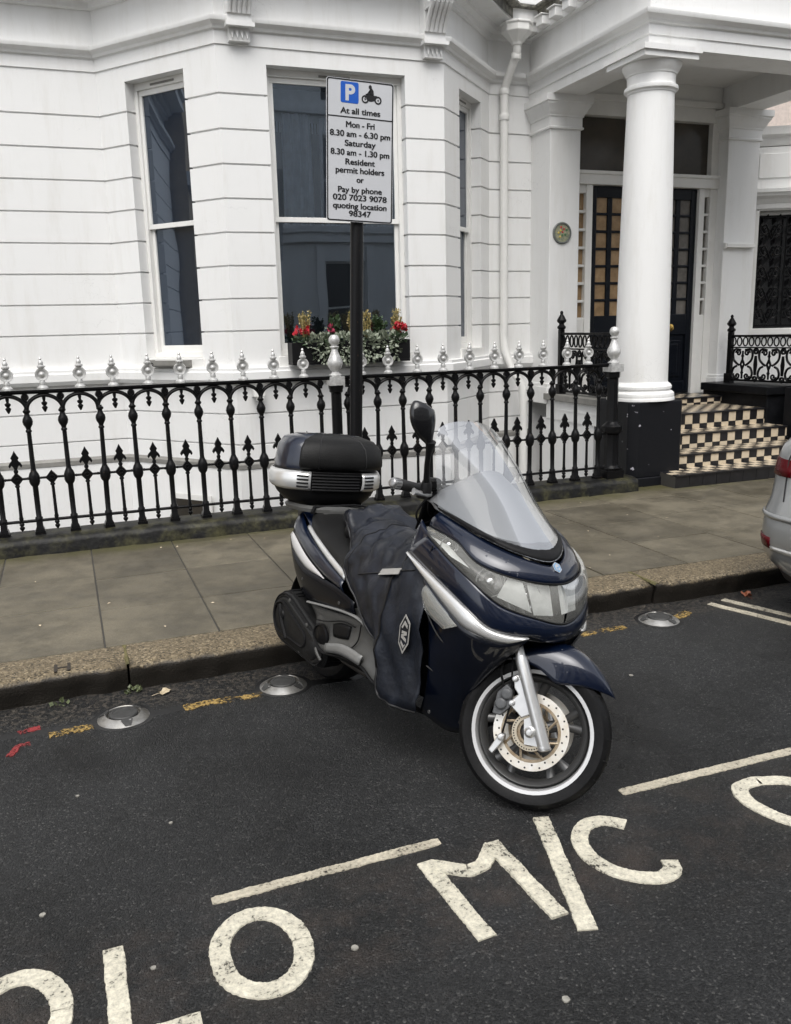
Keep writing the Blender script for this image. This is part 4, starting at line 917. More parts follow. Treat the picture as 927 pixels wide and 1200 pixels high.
yd = PH/2-.262*PH; b.prism([(-PWd/2+.012, yd-.004), (PWd/2-.012, yd-.004), (PWd/2-.012, yd+.004), (-PWd/2+.012, yd+.004)], .0062, .0074, F=SF)
b.build('border', SIGNK, plate)
for body, base, wid in (('At all times', .238, .285), ('Mon - Fri', .332, .205), ('8.30 am - 6.30 pm', .397, .435), ('Saturday', .462, .222), ('8.30 am - 1.30 pm', .527, .425), ('Resident', .592, .212), ('permit holders', .652, .353), ('or', .716, .050), ('Pay by phone', .790, .318), ('020 7023 9078', .846, .392), ('quoting location', .905, .392), ('98347', .960, .160)):
    y0 = PH/2-base*PH
    o = text_mesh(body, .055, lambda x, y, z: Vector((x, y, z)), 'lettering', SIGNK, plate)
    xs_ = [v.co.x for v in o.data.vertices]; k = wid/(max(xs_)-min(xs_)); c = (max(xs_)+min(xs_))/2
    ky = min(k, .98)
    import bmesh
    bm = bmesh.new()
    for q, (ox, oy) in enumerate(((-.0021, 0), (.0021, 0), (-.0007, .0012), (.0007, -.0012), (0, 0))):
        m2 = o.data.copy()
        for v in m2.vertices: v.co = SF((v.co.x-c)*k+ox, y0+v.co.y*ky+oy, .0076+v.co.z*.3+q*.00012)
        bm.from_mesh(m2); bpy.data.meshes.remove(m2)
    bm.to_mesh(o.data); bm.free()
b = MB(); yb = PH/2-.093*PH; b.prism([(x-.078, y+yb) for x, y in rrect(.128, .134, .012)], .0062, .0076, F=SF); ps = b.build('parking_symbol', SIGNB, plate)
text_mesh('P', .135, lambda x, y, z: SF(x-.078, yb-.047+y, .0082+z*.3), 'lettering', SIGNW, ps, weight=.0055)
b = MB()
cxm, cym = .080, yb-.02
for wx in (-.047, .047):
    o1 = oval(cxm+wx, cym-.012, .026, .026, 24); o2 = oval(cxm+wx, cym-.012, .016, .016, 24)
    b.add([SF(x, y, .0078) for x, y in o1+o2], [(i, i+1, 26+i, 25+i) for i in range(24)])
    b.add([SF(x, y, .0078) for x, y in oval(cxm+wx, cym-.012, .006, .006, 10)[:-1]], [list(range(10))])
def pg(pts): b.prism([(cxm+x*.001, cym+y*.001) for x, y in pts], .0062, .0080, F=SF)
pg([(-58, 12), (-48, 14), (-40, 4), (-46, -10), (-50, -8), (-47, 4)]); pg([(-36, -12), (-44, 10), (-34, 22), (-14, 26), (8, 18), (40, 16), (48, 8), (34, 4), (24, -16), (-4, -24), (-26, -22)])
pg([(-14, 22), (-22, 34), (-12, 56), (2, 62), (14, 44), (16, 20), (4, 14)]); pg([(-16, 48), (-32, 26), (-44, 22), (-44, 15), (-28, 18), (-6, 42)])
b.prism([(x, y) for x, y in oval(cxm-.010, cym+.068, .0115, .0135, 14)[:-1]], .0062, .0079, F=SF)
b.build('pictogram', SIGNK, plate)

# ------------------------------------------------------------------ window box and plants
pl_ = tag(empty('planter', (2.395, 7.425, 1.285)), 'long black planter box on the front bay windowsill', 'planter')
b = MB(); b.box((-.545, -.08, 0), (.545, .08, .02)); b.box((-.545, -.08, .02), (.545, -.065, .19)); b.box((-.545, .065, .02), (.545, .08, .19)); b.box((-.545, -.065, .02), (-.53, .065, .19)); b.box((.53, -.065, .02), (.545, .065, .19)); b.build('box', BPLAST, pl_, bevel=.003)
b = MB(); b.box((-.53, -.065, .15), (.53, .065, .17)); b.build('soil', mat('soil', (.02, .014, .009), .9, bump=.8, bscale=60), pl_)
def leafmat(n, a, c): return mat(n, a, .45, col2=c, vscale=30)
VAR = leafmat('variegated_leaf', (.09, .12, .07), (.40, .43, .34)); DKG = leafmat('dark_green_leaf', (.018, .042, .016), (.05, .085, .03)); YEL = leafmat('yellow_heather', (.34, .26, .09), (.52, .43, .20)); REDP = leafmat('red_petal', (.35, .008, .02), (.55, .02, .035)); PNK = leafmat('pink_petal', (.40, .03, .09), (.5, .05, .12)); CYC = leafmat('cyclamen_leaf', (.03, .06, .025), (.12, .17, .10))
def leaves(b, c, rad, n, size, up=.3, fold=.3, mi=0, droop=0):
    for _ in range(n):
        while True:
            p = Vector([random.uniform(-1, 1) for _ in range(3)])
            if p.length < 1: break
        q = Vector((c[0]+p.x*rad[0], c[1]+p.y*rad[1], c[2]+p.z*rad[2]))
        d = (p+Vector((random.uniform(-.6, .6), random.uniform(-.6, .6), random.uniform(-.4, .6)+up))).normalized(); s = d.cross(Vector((random.uniform(-1, 1), random.uniform(-1, 1), 1))).normalized(); nn = d.cross(s)
        L = size*random.uniform(.6, 1.25); W = L*random.uniform(.32, .5)
        b.add([q, q+d*L*.5+s*W+nn*W*fold, q+d*L, q+d*L*.5-s*W+nn*W*fold, q+d*L*.55], [(0, 1, 4), (1, 2, 4), (2, 3, 4), (3, 0, 4)], mi)
def plant(name, x, label, cat, build, group=None):
    e = tag(empty(name, (2.395+x, 7.425, 1.445)), label, cat, group); build(e)
def ivy(e, n=170):
    b = MB(); leaves(b, (0, -.06, .02), (.13, .07, .085), n, .042); leaves(b, (.02, -.10, -.075), (.09, .03, .08), n//3, .038, up=-.8); b.build('foliage', VAR, e)
    b = MB()
    for _ in range(14): a = random.uniform(-.1, .1); b.tube([(a*.3, 0, 0), (a*.8, -.05, .04), (a, -.10, random.uniform(-.12, .03))], .0016, 4)
    b.build('stem', DKG, e)
def heather(e):
    b = MB(); st = MB()
    for _ in range(15):
        a = Vector((random.uniform(-.05, .05), random.uniform(-.04, .04), random.uniform(.19, .31))); st.tube([(a.x*.2, a.y*.2, 0), (a.x*.6, a.y*.6, a.z*.6), a], .002, 4)
        for k in range(16): t = .3+.7*k/16; leaves(b, (a.x*t, a.y*t, a.z*t), (.006, .006, .006), 3, .018, up=.8)
    b.build('foliage', YEL, e); st.build('stem', DKG, e)
def conifer(e):
    b = MB(); st = MB()
    for _ in range(16):
        a = Vector((random.uniform(-.075, .075), random.uniform(-.05, .05), random.uniform(.14, .25))); st.tube([(a.x*.2, a.y*.2, 0), (a.x*.6, a.y*.6, a.z*.6), a], .002, 4)
        for k in range(14): t = .25+.75*k/14; leaves(b, (a.x*t, a.y*t, a.z*t), (.009, .009, .009), 3, .028, up=.5)
    b.build('foliage', DKG, e); st.build('stem', DKG, e)
def cyclamen(M, n=9):
    def f(e):
        b = MB(); leaves(b, (0, -.03, .035), (.075, .06, .035), 46, .055, fold=.15); b.build('foliage', CYC, e)
        b = MB(); st = MB()
        for _ in range(n):
            q = Vector((random.uniform(-.075, .075), random.uniform(-.08, .02), random.uniform(.085, .155))); leaves(b, q, (.012, .012, .01), 7, .036, up=.7); st.tube([(q.x*.3, q.y*.3, 0), q], .0018, 4)
        b.build('flower', M, e); st.build('stem', DKG, e)
    return f
plant('heather', -.40, 'yellow heather at the left end of the window box behind red flowers', 'plant', heather)
plant('heather', .03, 'yellow heather just left of the sign pole in the window box', 'plant', heather)
plant('heather', .16, 'yellow heather right of the sign pole in the window box middle', 'plant', heather)
plant('heather', .44, 'yellow heather at the right end of the window box behind red flowers', 'plant', heather)
plant('conifer', -.15, 'dwarf dark green conifer in the left half of the window box', 'plant', conifer)
plant('conifer', .29, 'dwarf dark green conifer between two yellow heathers right of the pole', 'plant', conifer)
plant('cyclamen', -.43, 'red cyclamen at the left end of the window box', 'flower', cyclamen(REDP))
plant('cyclamen', .45, 'red cyclamen with the fullest blooms at the right end of the window box', 'flower', cyclamen(REDP, 15))
plant('cyclamen', -.17, 'small pink cyclamen low among the leaves behind the urn finial', 'flower', cyclamen(PNK, 4))
for x, lb in ((-.28, 'variegated ivy trailing over the window box left of the urn finial'), (-.06, 'variegated ivy hidden partly by the sign pole on the window box'), (.14, 'variegated ivy trailing down the window box just right of the pole'), (.33, 'variegated ivy at the right end of the window box below red flowers')):
    plant('ivy', x, lb, 'plant', ivy)

# ------------------------------------------------------------------ the scooter
hd, ln = R(-75), R(7)
h_ = Vector((math.cos(hd), math.sin(hd), 0)); l_ = Vector((-h_.y, h_.x, 0)); u_ = Vector((0, 0, 1))*math.cos(ln)+l_*math.sin(ln); l_ = u_.cross(h_)
SM = Matrix((h_, l_, u_)).transposed().to_4x4(); SM.translation = (1.39, 2.34, 0)
sc = tag(empty('scooter'), 'dark navy scooter with top box, tall screen and leg apron parked against the kerb', 'scooter')
sc.matrix_world = SM
def mir(p): return (p[0], -p[1], p[2])
def sym(A): return list(A)+[mir(p) for p in reversed(A[:-1])]
CEN = Vector((-.6, 0, .62))
def bulged(rows, amt, both=False):
    k, n = len(rows), len(rows[0]); out = []
    for i in range(k):
        r = []
        for j in range(n):
            a = rows[min(i+1, k-1)][j]-rows[max(i-1, 0)][j]; c = rows[i][min(j+1, n-1)]-rows[i][max(j-1, 0)]
            nr = a.cross(c); nr = nr.normalized() if nr.length > 1e-9 else Vector((0, 0, 0))
            if nr.dot(rows[i][j]-CEN) < 0: nr.negate()
            s = math.sin(math.pi*i/(k-1))*(math.sin(math.pi*j/(n-1)) if both else 1)
            r.append(rows[i][j]+nr*amt*s)
        out.append(r)
    return out
def ruled(Aa, Bb, n=32, m=8, amt=0.): 
    P, Q = spline(Aa, n), spline(Bb, n); rows = [[P[j].lerp(Q[j], i/(m-1)) for j in range(n)] for i in range(m)]
    return bulged(rows, amt) if amt else rows
def coons(top, bot, lef, rig, n=28, m=18, amt=0.):
    T_, B2, L_, R_ = spline(top, n), spline(bot, n), spline(lef, m), spline(rig, m); rows = []
    for i in range(m):
        v = i/(m-1); r = []
        for j in range(n):
            q = j/(n-1); r.append(T_[j]*(1-v)+B2[j]*v+L_[i]*(1-q)+R_[i]*q-(T_[0]*(1-q)*(1-v)+T_[-1]*q*(1-v)+B2[0]*(1-q)*v+B2[-1]*q*v))
        rows.append(r)
    return bulged(rows, amt, True) if amt else rows
def mrows(rows): return [[Vector((p.x, -p.y, p.z)) for p in r] for r in rows]
def shell(name, rows, M, both=True, parent=None, thick=.004, sm=60):
    out = []
    for k in range(2 if both else 1):
        b = MB(); b.grid(rows if k == 0 else mrows(rows)); out.append(b.build(name, M, parent or sc, smooth=sm, weld=True, solid=thick))
    return out
hood_low = [(-.438, -.240, .882), (-.273, -.250, .858), (-.172, -.235, .802), (-.072, -.150, .768), (-.016, 0, .752)]
hood_up = [(-.42, -.212, .935), (-.225, -.180, .876), (-.115, -.110, .833), (-.060, 0, .806)]
lens_low = [(-.412, -.262, .855), (-.275, -.275, .800), (-.157, -.262, .745), (-.080, -.205, .682), (-.012, -.105, .646), (.014, 0, .624)]
trim_up = [(-.511, -.270, .780), (-.328, -.278, .716), (-.171, -.272, .653), (-.100, -.235, .603), (-.052, -.18, .586), (-.020, -.125, .582)]
trim_lo = [(-.509, -.272, .768), (-.398, -.280, .709), (-.213, -.278, .607), (-.147, -.262, .580), (-.068, -.195, .556), (-.018, -.125, .574)]
# hood and nose
b = MB(); b.grid(ruled(sym(hood_low), sym(hood_up), 49, 7, .012)); b.build('front_hood', NAVY, sc, smooth=60, solid=.004)
ck_lo = trim_up+[(-.002, -.07, .566), (.0, 0, .558)]
b = MB(); b.grid(ruled(sym(ck_lo), sym(lens_low), 57, 8, .010)); b.build('nose_panel', NAVY, sc, smooth=60, solid=.004)
for s in (0, 1):
    f = (lambda r: r) if s == 0 else mrows
    e = .004
    rows = ruled(lens_low[:-1]+[(.0138, -.003, .6245)], hood_low[:-1]+[(-.0162, -.003, .7515)], 34, 9, .018)
    b = MB(); b.grid(f(rows)); hl = b.build('headlamp', LENS, sc, smooth=60)
    inner = ruled([(-.42, -.235, .855), (-.285, -.245, .80), (-.175, -.225, .745), (-.11, -.17, .69), (-.055, -.09, .655), (-.035, -.004, .636)], [(-.44, -.225, .878), (-.29, -.225, .85), (-.2, -.205, .80), (-.105, -.125, .765), (-.06, -.004, .75)], 34, 9, -.02)
    b = MB(); b.grid(f(inner)); b.build('reflector', mat('lamp_dark', (.05, .05, .05), .25, metal=.4, var=.5, vscale=14), hl, smooth=60)
    b = MB()
    sg = -1 if s == 0 else 1
    for (cx, cv, cz, r) in ((-.150, .195, .745, .046), (-.075, .095, .706, .040), (-.325, .236, .835, .028)):
        zx = Vector((.72, sg*.62 if cv > .15 else sg*.3, .1)).normalized(); xx = zx.orthogonal().normalized(); yy = zx.cross(xx)
        b.lathe([(.004, -.012), (.010, -.010), (.012, .012), (.004, .016)], (cx, sg*cv, cz), 12, (xx, yy, zx))
        b.ring([(r*.25, -.020), (r*.6, -.012), (r*.85, .0), (r, .016), (r+.003, .016), (r*.9, -.006), (r*.6, -.02)], (cx, sg*cv, cz), 24, (xx, yy, zx))
    b.build('lamp_bowl', CHROME, hl, smooth=50)
    b = MB(); b.grid(f(ruled([(-.118, -.19, .70), (-.10, -.165, .765)], [(-.03, -.11, .66), (-.065, -.13, .755)], 6, 5))); b.grid(f(ruled([(-.03, -.10, .652), (-.06, -.115, .75)], [(-.018, -.02, .645), (-.05, -.02, .742)], 6, 9))); b.build('lamp_cell', LAMPIN, hl, smooth=60)
    b = MB(); b.grid(f(ruled([(-.40, -.262, .858), (-.275, -.268, .808)], [(-.30, -.262, .842), (-.19, -.255, .785)], 8, 6))); b.build('position_light', LAMPIN, hl, smooth=60)
# chrome-silver flank strips
shell('flank_trim', ruled(trim_lo, trim_up, 34, 5, .009), TRIM, thick=.005)
# dark cheek between lens and flank strip reaches back to the inner shield
shell('side_cheek', ruled([(-.511, -.262, .782), (-.40, -.272, .745), (-.328, -.274, .718)], [(-.49, -.235, .90), (-.45, -.245, .875), (-.40, -.262, .85)], 12, 6, .004), NAVY)
# lower fairing
lf_front = [(-.018, -.125, .574), (-.072, -.14, .508), (-.154, -.15, .419), (-.218, -.16, .323), (-.239, -.16, .206)]
lf_top = [(-.398, -.282, .709), (-.30, -.282, .655), (-.213, -.278, .607), (-.147, -.262, .580), (-.068, -.195, .556), (-.018, -.125, .574)]
lf_rear = [(-.398, -.282, .709), (-.375, -.270, .60), (-.36, -.262, .47), (-.37, -.25, .33), (-.43, -.22, .20)]
lf_bot = [(-.43, -.22, .20), (-.35, -.17, .155), (-.28, -.15, .165), (-.239, -.16, .206)]
shell('lower_fairing', coons(lf_top, lf_bot, lf_rear, lf_front, 28, 18, .006), mat('shaded_navy_paint', (.0010, .0024, .0075), .35, spec=.2, coat=.8, var=.3, vscale=5))  # darker navy puts the shade of this down-facing panel into its colour
shell('turn_signal', ruled([(-.395, -.286, .650), (-.36, -.288, .60), (-.265, -.284, .560)], [(-.372, -.289, .690), (-.29, -.289, .642), (-.20, -.279, .588)], 14, 4, .006), LENS, thick=.002)
shell('signal_housing', ruled([(-.392, -.280, .652), (-.36, -.281, .602), (-.265, -.277, .562)], [(-.372, -.283, .688), (-.29, -.283, .640), (-.20, -.273, .588)], 14, 4, .004), mat('signal_grey', (.13, .14, .15), .35, metal=.4), thick=.002)
b = MB(); b.grid(ruled(sym([(-.20, -.14, .575), (-.2, 0, .575)]), sym([(-.018, -.122, .570), (-.004, -.07, .562), (-.002, 0, .556)]), 21, 4)); b.build('nose_underside', BPLAST, sc, smooth=60, solid=.004)
b = MB(); A_ = [(p[0]-.012, p[1]+.004, p[2]) for p in lf_front]; M_ = [(-.12, 0, .56), (-.19, 0, .50), (-.26, 0, .42), (-.30, 0, .32), (-.31, 0, .19)]
b.grid([spline([a, m_, mir(a)], 15) for a, m_ in zip(A_, M_)]); b.build('inner_mudguard', BPLAST, sc, smooth=60, solid=.004)
b = MB(); b.grid(ruled([(p[0], p[1]+.004, p[2]) for p in lf_bot], [(p[0], -p[1]-.004, p[2]) for p in lf_bot], 14, 5)); b.build('belly_pan', BPLAST, sc, smooth=60, solid=.004)
# windscreen
def yz(A_): return A_
sb = sym([(-.43, -.213, .940), (-.235, -.182, .884), (-.125, -.112, .842), (-.072, 0, .816)])
s1 = sym([(-.452, -.21, 1.03), (-.34, -.165, .995), (-.25, -.09, .965), (-.215, 0, .955)])
s2 = sym([(-.487, -.195, 1.11), (-.42, -.145, 1.10), (-.37, -.075, 1.09), (-.352, 0, 1.085)])
s3 = sym([(-.53, -.168, 1.18), (-.51, -.12, 1.195), (-.488, -.06, 1.20), (-.478, 0, 1.20)])
s4 = sym([(-.556, -.138, 1.222), (-.556, -.10, 1.240), (-.553, -.05, 1.250), (-.55, 0, 1.252)])
cols_ = [spline(q, 33) for q in (sb, s1, s2, s3, s4)]
rows = [spline([c[j] for c in cols_], 22) for j in range(33)]
b = MB(); b.grid(rows); b.build('windscreen', SCREEN, sc, smooth=180)
b = MB(); b.grid([[p+Vector((.0, 0, -.004)) for p in spline(sb, 41)], [p+Vector((-.004, 0, .012)) for p in spline(sb, 41)], [p+Vector((-.035-.03*max(0, 1-abs(p.y)/.16), 0, .026+.03*max(0, 1-abs(p.y)/.16))) for p in spline(sb, 41)]]); b.build('screen_surround', BPLAST, sc, smooth=60, solid=.003)
b = MB(); b.grid(ruled([Vector(p)+Vector((-.02, 0, .004)) for p in sb], sym([(-.53, -.200, .968), (-.47, -.14, 1.02), (-.42, -.07, 1.07), (-.41, 0, 1.085)]), 41, 8, .012)); b.build('dashboard', mat('dash_grey', (.185, .188, .192), .42), sc, smooth=60, solid=.004)
b = MB(); b.grid(ruled(sym([(-.53, -.200, .968), (-.47, -.14, 1.02), (-.42, -.07, 1.07), (-.41, 0, 1.085)]), sym([(-.57, -.20, .85), (-.60, -.1, .84), (-.60, 0, .84)]), 31, 5)); b.build('instrument_panel', BPLAST, sc, smooth=60, solid=.004)
# hexagonal nose badge
e0 = Vector((-.045, 0, .800)); nz = Vector((.75, 0, .66)); nz.normalize(); yx = Vector((0, 1, 0)); zx = nz.cross(yx)
HF = lambda a, c, d: e0+yx*a+zx*c+nz*d
b = MB(); hx6 = [(.019*math.sin(i*math.pi/3), .021*math.cos(i*math.pi/3)) for i in range(6)]
b.prism(hx6, -.012, .006, F=HF); b.prism([(x*.84, y*.84) for x, y in hx6], .006, .0066, 1, F=HF)
for q in ([(-.009, .009), (.003, .013), (.010, .006), (.004, -.001), (-.004, .001), (-.004, -.013), (-.009, -.010)], [(.0, -.004), (.010, -.001), (.009, -.010), (.001, -.013)]): b.prism(q, .0066, .0074, 0, F=HF)
b.build('badge', [CHROME, mat('badge_blue', (.12, .26, .42), .3)], sc)
# leg apron: one fabric sheet over the seat front and the footwell
sec = [(-1.265, [(-.06, .782), (-.05, .796), (0, .804), (.05, .806), (.10, .804), (.14, .797), (.155, .783)]),
       (-1.12, [(-.125, .735), (-.115, .765), (-.06, .793), (.03, .808), (.10, .806), (.16, .786), (.185, .745)]),
       (-1.01, [(-.168, .690), (-.158, .725), (-.10, .782), (0, .800), (.10, .797), (.18, .757), (.21, .70)])]
def ms(u, r): return (u, r+[(-v, w_) for v, w_ in reversed(r[:-1])])
sec += [ms(-.965, [(-.215, .630), (-.20, .695), (-.14, .768), (0, .795)]), ms(-.93, [(-.245, .598), (-.225, .68), (-.155, .757), (0, .79)]), ms(-.80, [(-.272, .490), (-.255, .60), (-.175, .738), (0, .778)]), ms(-.69, [(-.287, .425), (-.268, .58), (-.195, .727), (0, .782)]),
        ms(-.625, [(-.292, .395), (-.283, .55), (-.212, .722), (0, .79)]), ms(-.592, [(-.298, .235), (-.292, .50), (-.225, .722), (0, .795)]), ms(-.52, [(-.30, .215), (-.296, .48), (-.245, .735), (0, .815)]), ms(-.45, [(-.296, .215), (-.292, .46), (-.262, .70), (0, .835)]), ms(-.37, [(-.285, .225), (-.283, .44), (-.272, .60), (0, .85)])]
cr_ = [spline([(u, v, w_) for v, w_ in ps_], 41) for u, ps_ in sec]
rows = [spline([c[j] for c in cr_], 96) for j in range(41)]
for r in rows:
    for p in r:
        q = noise.noise(Vector((p.x*5, p.y*7, p.z*4)))*.020+noise.noise(Vector((p.x*13, p.y*16, p.z*9+4)))*.013-abs(noise.noise(Vector((p.x*11+p.z*7, p.y*6, p.z*4+9))))*.042+.013+abs(noise.noise(Vector((p.x*21, p.y*18-p.z*12, p.z*9))))*.008
        p.y += q*(1 if p.y > 0 else -1)*.8; p.z += q*(1.3 if p.z > .7 else .2)+(.020*max(0, 1-abs(p.x+1.13)/.10) if p.z > .72 else 0)
b = MB(); b.grid([r_[:71] for r_ in rows]); b.grid([r_[70:] for r_ in rows], 1); ap = b.build('leg_apron', [FABRIC, mat('apron_flap', (.0095, .012, .0185), .5, spec=.35, var=.35, vscale=9, bump=.5, bscale=60)], sc, smooth=180, solid=.005)
PIPE = mat('apron_piping', (.006, .006, .007), .5)
b = MB()
_sm = []
for c in range(45, 84):
    zt = .625+.095*(c-45)/39
    for j in range(20):
        p_, q_ = rows[j][c], rows[j+1][c]
        if p_.z <= zt <= q_.z and p_.y < 0: _sm.append(p_.lerp(q_, (zt-p_.z)/max(1e-6, q_.z-p_.z))+Vector((0, -.0025, 0))); break
if len(_sm) > 4: b.tube(_sm, .003, 5)
for r in (rows[0], rows[-1]): b.tube(r, .005, 6)
sx_ = [rows[j][36] for j in range(0, 41)]; b.tube(sx_, .003, 5)
sx_ = [rows[j][70]+Vector((0, -.003 if j < 20 else .003, .0)) for j in range(0, 41)]; b.tube(sx_, .0045, 5)
b.build('piping', PIPE, ap, smooth=60)
b = MB()
def onap(u, w_):
    best = min((p for r in rows[:18] for p in r), key=lambda p: (p.x-u)**2+(p.z-w_)**2); return best.y
for A4 in ([(-.70, .672), (-.545, .710), (-.54, .690), (-.70, .650)],):
    q = [Vector((x, onap(x, z)-.010, z)) for x, z in A4]; b.grid([spline([q[0], q[1]], 8), spline([q[3], q[2]], 8)])
b.build('reflective_strip', REFLECTIVE, ap, solid=.002)
b = MB()
cxa, cza = -.445, .500
def BF(x, z, d): X_ = cxa+x*.86; Z_ = cza+z+x*.15; return Vector((X_, onap(cxa, cza)-.010-d, Z_))
out6 = [(-.034, .026), (0, .068), (.034, .036), (.030, -.040), (-.004, -.078), (-.036, -.040)]
b.prism(out6, 0, .002, 0, F=BF); b.prism([(x*.84, y*.86) for x, y in out6], .002, .0026, 1, F=BF)
for q in ([(-.02, .02), (0, .045), (.02, .028), (.02, .016), (0, .03), (-.012, .016)], [(-.016, .008), (.018, .004), (.018, -.008), (-.004, -.012), (.016, -.022), (.016, -.034), (-.018, -.018), (-.018, -.006), (.004, -.002), (-.016, -.002)], [(-.018, -.028), (0, -.046), (.014, -.040), (0, -.058), (-.02, -.038)]):
    b.prism(q, .0026, .0034, 0, F=BF)
b.build('badge', [REFLECTIVE, FABRIC], ap)
# seat
ss = [(-1.46, .06, .785, .755), (-1.42, .12, .785, .735), (-1.36, .155, .765, .705), (-1.28, .18, .742, .685), (-1.16, .203, .712, .642), (-1.04, .222, .682, .615), (-.92, .24, .660, .597), (-.80, .24, .65, .585)]
sr = []
for u, v, t, lo in ss: sr.append(spline([(u, -v, lo), (u, -v*.99, lo+(t-lo)*.55), (u, -v*.82, t-.006), (u, -v*.45, t+.004), (u, 0, t+.002), (u, v*.45, t+.004), (u, v*.82, t-.006), (u, v*.99, lo+(t-lo)*.55), (u, v, lo)], 29))
b = MB(); b.grid([list(q) for q in zip(*[spline([r[j] for r in sr], 40) for j in range(29)])]); b.build('seat', VINYL, sc, smooth=60, solid=.004)
b = MB(); rg = []
for t, r in ((0, .0), (.12, .7), (.35, .97), (.65, 1), (.88, .75), (1, .0)):
    rg.append([Vector((-1.135+.055*r*math.cos(a)+.02*t, -.01+.13*(abs(math.sin(a))**.6)*(1 if math.sin(a) > 0 else -1)*(.55+.45*r), .69+.095*t)) for a in [2*math.pi*i/24 for i in range(24)]])
b.grid(rg, closed=True); b.build('rider_backrest', VINYL, sc, smooth=60, sub=1)
b = MB(); b.tube([(-1.40, -.13, .80), (-1.385, -.05, .805), (-1.37, .06, .81), (-1.38, .13, .80)], .006, 6); b.tube([(-1.39, -.15, .775), (-1.40, -.13, .80)], .009, 6); b.build('strap', BPLAST, sc, smooth=60)
# tail body
tt_up = [(-1.40, -.150, .722), (-1.25, -.192, .690), (-1.09, -.222, .645), (-.935, -.243, .602)]
tt_lo = [(-1.40, -.160, .700), (-1.25, -.203, .664), (-1.09, -.234, .618), (-.935, -.254, .575)]
shell('seat_trim', ruled(tt_lo, tt_up, 22, 4, .006), TRIM)
bl_lo = [(-1.51, -.170, .674), (-1.292, -.222, .608), (-1.096, -.246, .554), (-.927, -.258, .530)]
shell('tail_panel', ruled(bl_lo, [(-1.505, -.13, .765), (-1.40, -.160, .702), (-1.25, -.204, .663), (-1.09, -.235, .617), (-.935, -.255, .574)], 26, 6, .012), NAVY)
lens_l = [(-1.522, -.176, .640), (-1.44, -.203, .597), (-1.269, -.238, .557), (-1.09, -.252, .546)]
shell('tail_lamp', ruled(lens_l, [(-1.512, -.172, .672), (-1.292, -.226, .606), (-1.10, -.250, .553)], 22, 5, .006), TAILL)
shell('rear_fairing', ruled([(-1.45, -.175, .50), (-1.367, -.198, .436), (-1.224, -.222, .407), (-.898, -.252, .44), (-.84, -.25, .46)], lens_l[:3]+[(-1.0, -.256, .54), (-.84, -.262, .51)], 26, 6, .008), mat('gloss_black_plastic', (.004, .0045, .007), .22, spec=.18))
tl = [(-1.505, -.13, .765), (-1.512, -.17, .674), (-1.522, -.172, .64), (-1.45, -.175, .50), (-1.367, -.198, .436)]
b = MB(); b.grid([spline([p, (p[0]-.05, 0, p[2]), mir(p)], 13) for p in spline(tl, 16)]); b.build('tail_panel', BPLAST, sc, smooth=60, solid=.004)
b = MB(); b.grid([spline([p, (p[0], 0, p[2]+.02), mir(p)], 13) for p in spline([(-1.505, -.13, .765), (-1.43, -.145, .735), (-1.37, -.15, .69)], 8)]); b.build('rear_deck', NAVY, sc, smooth=60, solid=.004)
# footwell and underbody
floor_up = [(-1.221, -.225, .400), (-.916, -.243, .435), (-.733, -.245, .432), (-.60, -.23, .34), (-.50, -.22, .30)]
floor_lo = [(-1.131, -.252, .285), (-1.037, -.270, .253), (-.848, -.283, .286), (-.720, -.285, .285), (-.635, -.284, .250), (-.44, -.27, .215)]
shell('footboard', ruled(floor_lo, floor_up, 30, 7, -.018), GPLAST)
shell('side_panel', ruled(floor_up, [(-1.25, -.215, .42), (-.898, -.245, .47), (-.70, -.25, .52), (-.55, -.25, .52)], 24, 5, -.006), GPLAST)
shell('skirt', ruled([(-1.10, -.12, .19), (-.9, -.13, .17), (-.7, -.14, .17), (-.43, -.15, .16)], [(-1.131, -.25, .282), (-1.037, -.268, .25), (-.848, -.281, .283), (-.720, -.283, .282), (-.635, -.282, .247), (-.43, -.262, .212)], 26, 4), BPLAST)
b = MB()
b.box((-1.30, -.17, .22), (-.42, .17, .50)); b.box((-1.40, -.15, .48), (-.60, .15, .66)); b.box((-.46, -.15, .18), (-.30, .15, .70)); b.build('chassis', BPLAST, sc, bevel=.02)
for s_ in (-1, 1):
    mm_ = (lambda q: [(x, -s_*abs(y), z) for x, y, z in q]) if s_ < 0 else (lambda q: [(x, abs(y), z) for x, y, z in q])
    mm_ = lambda q, s_=s_: [(x, s_*abs(y), z) for x, y, z in q]
    b = MB(); b.tube(spline(mm_([(-1.235, .236, .412), (-1.06, .250, .436), (-.90, .258, .452), (-.78, .262, .448), (-.68, .262, .400), (-.60, .255, .335)]), 26), .0085, 8, flat=.7); b.build('footboard_rib', mat('light_grey_plastic', (.16, .16, .155), .4, var=.1), sc, smooth=60)
    b = MB(); b.grid(ruled(mm_([(-1.00, .286, .262), (-.86, .297, .292), (-.73, .299, .290)]), mm_([(-1.00, .283, .300), (-.86, .288, .335), (-.72, .289, .330)]), 12, 4, .004)); b.build('pillion_footrest', mat('light_grey_plastic', (.16, .16, .155), .4), sc, smooth=60, solid=.008)
    b = MB(); b.tube(spline(mm_([(-1.14, .254, .283), (-1.037, .273, .251), (-.848, .286, .284), (-.720, .288, .283), (-.635, .287, .248), (-.44, .273, .213)]), 30), .006, 6); b.build('edge_strip', BPLAST, sc, smooth=60)
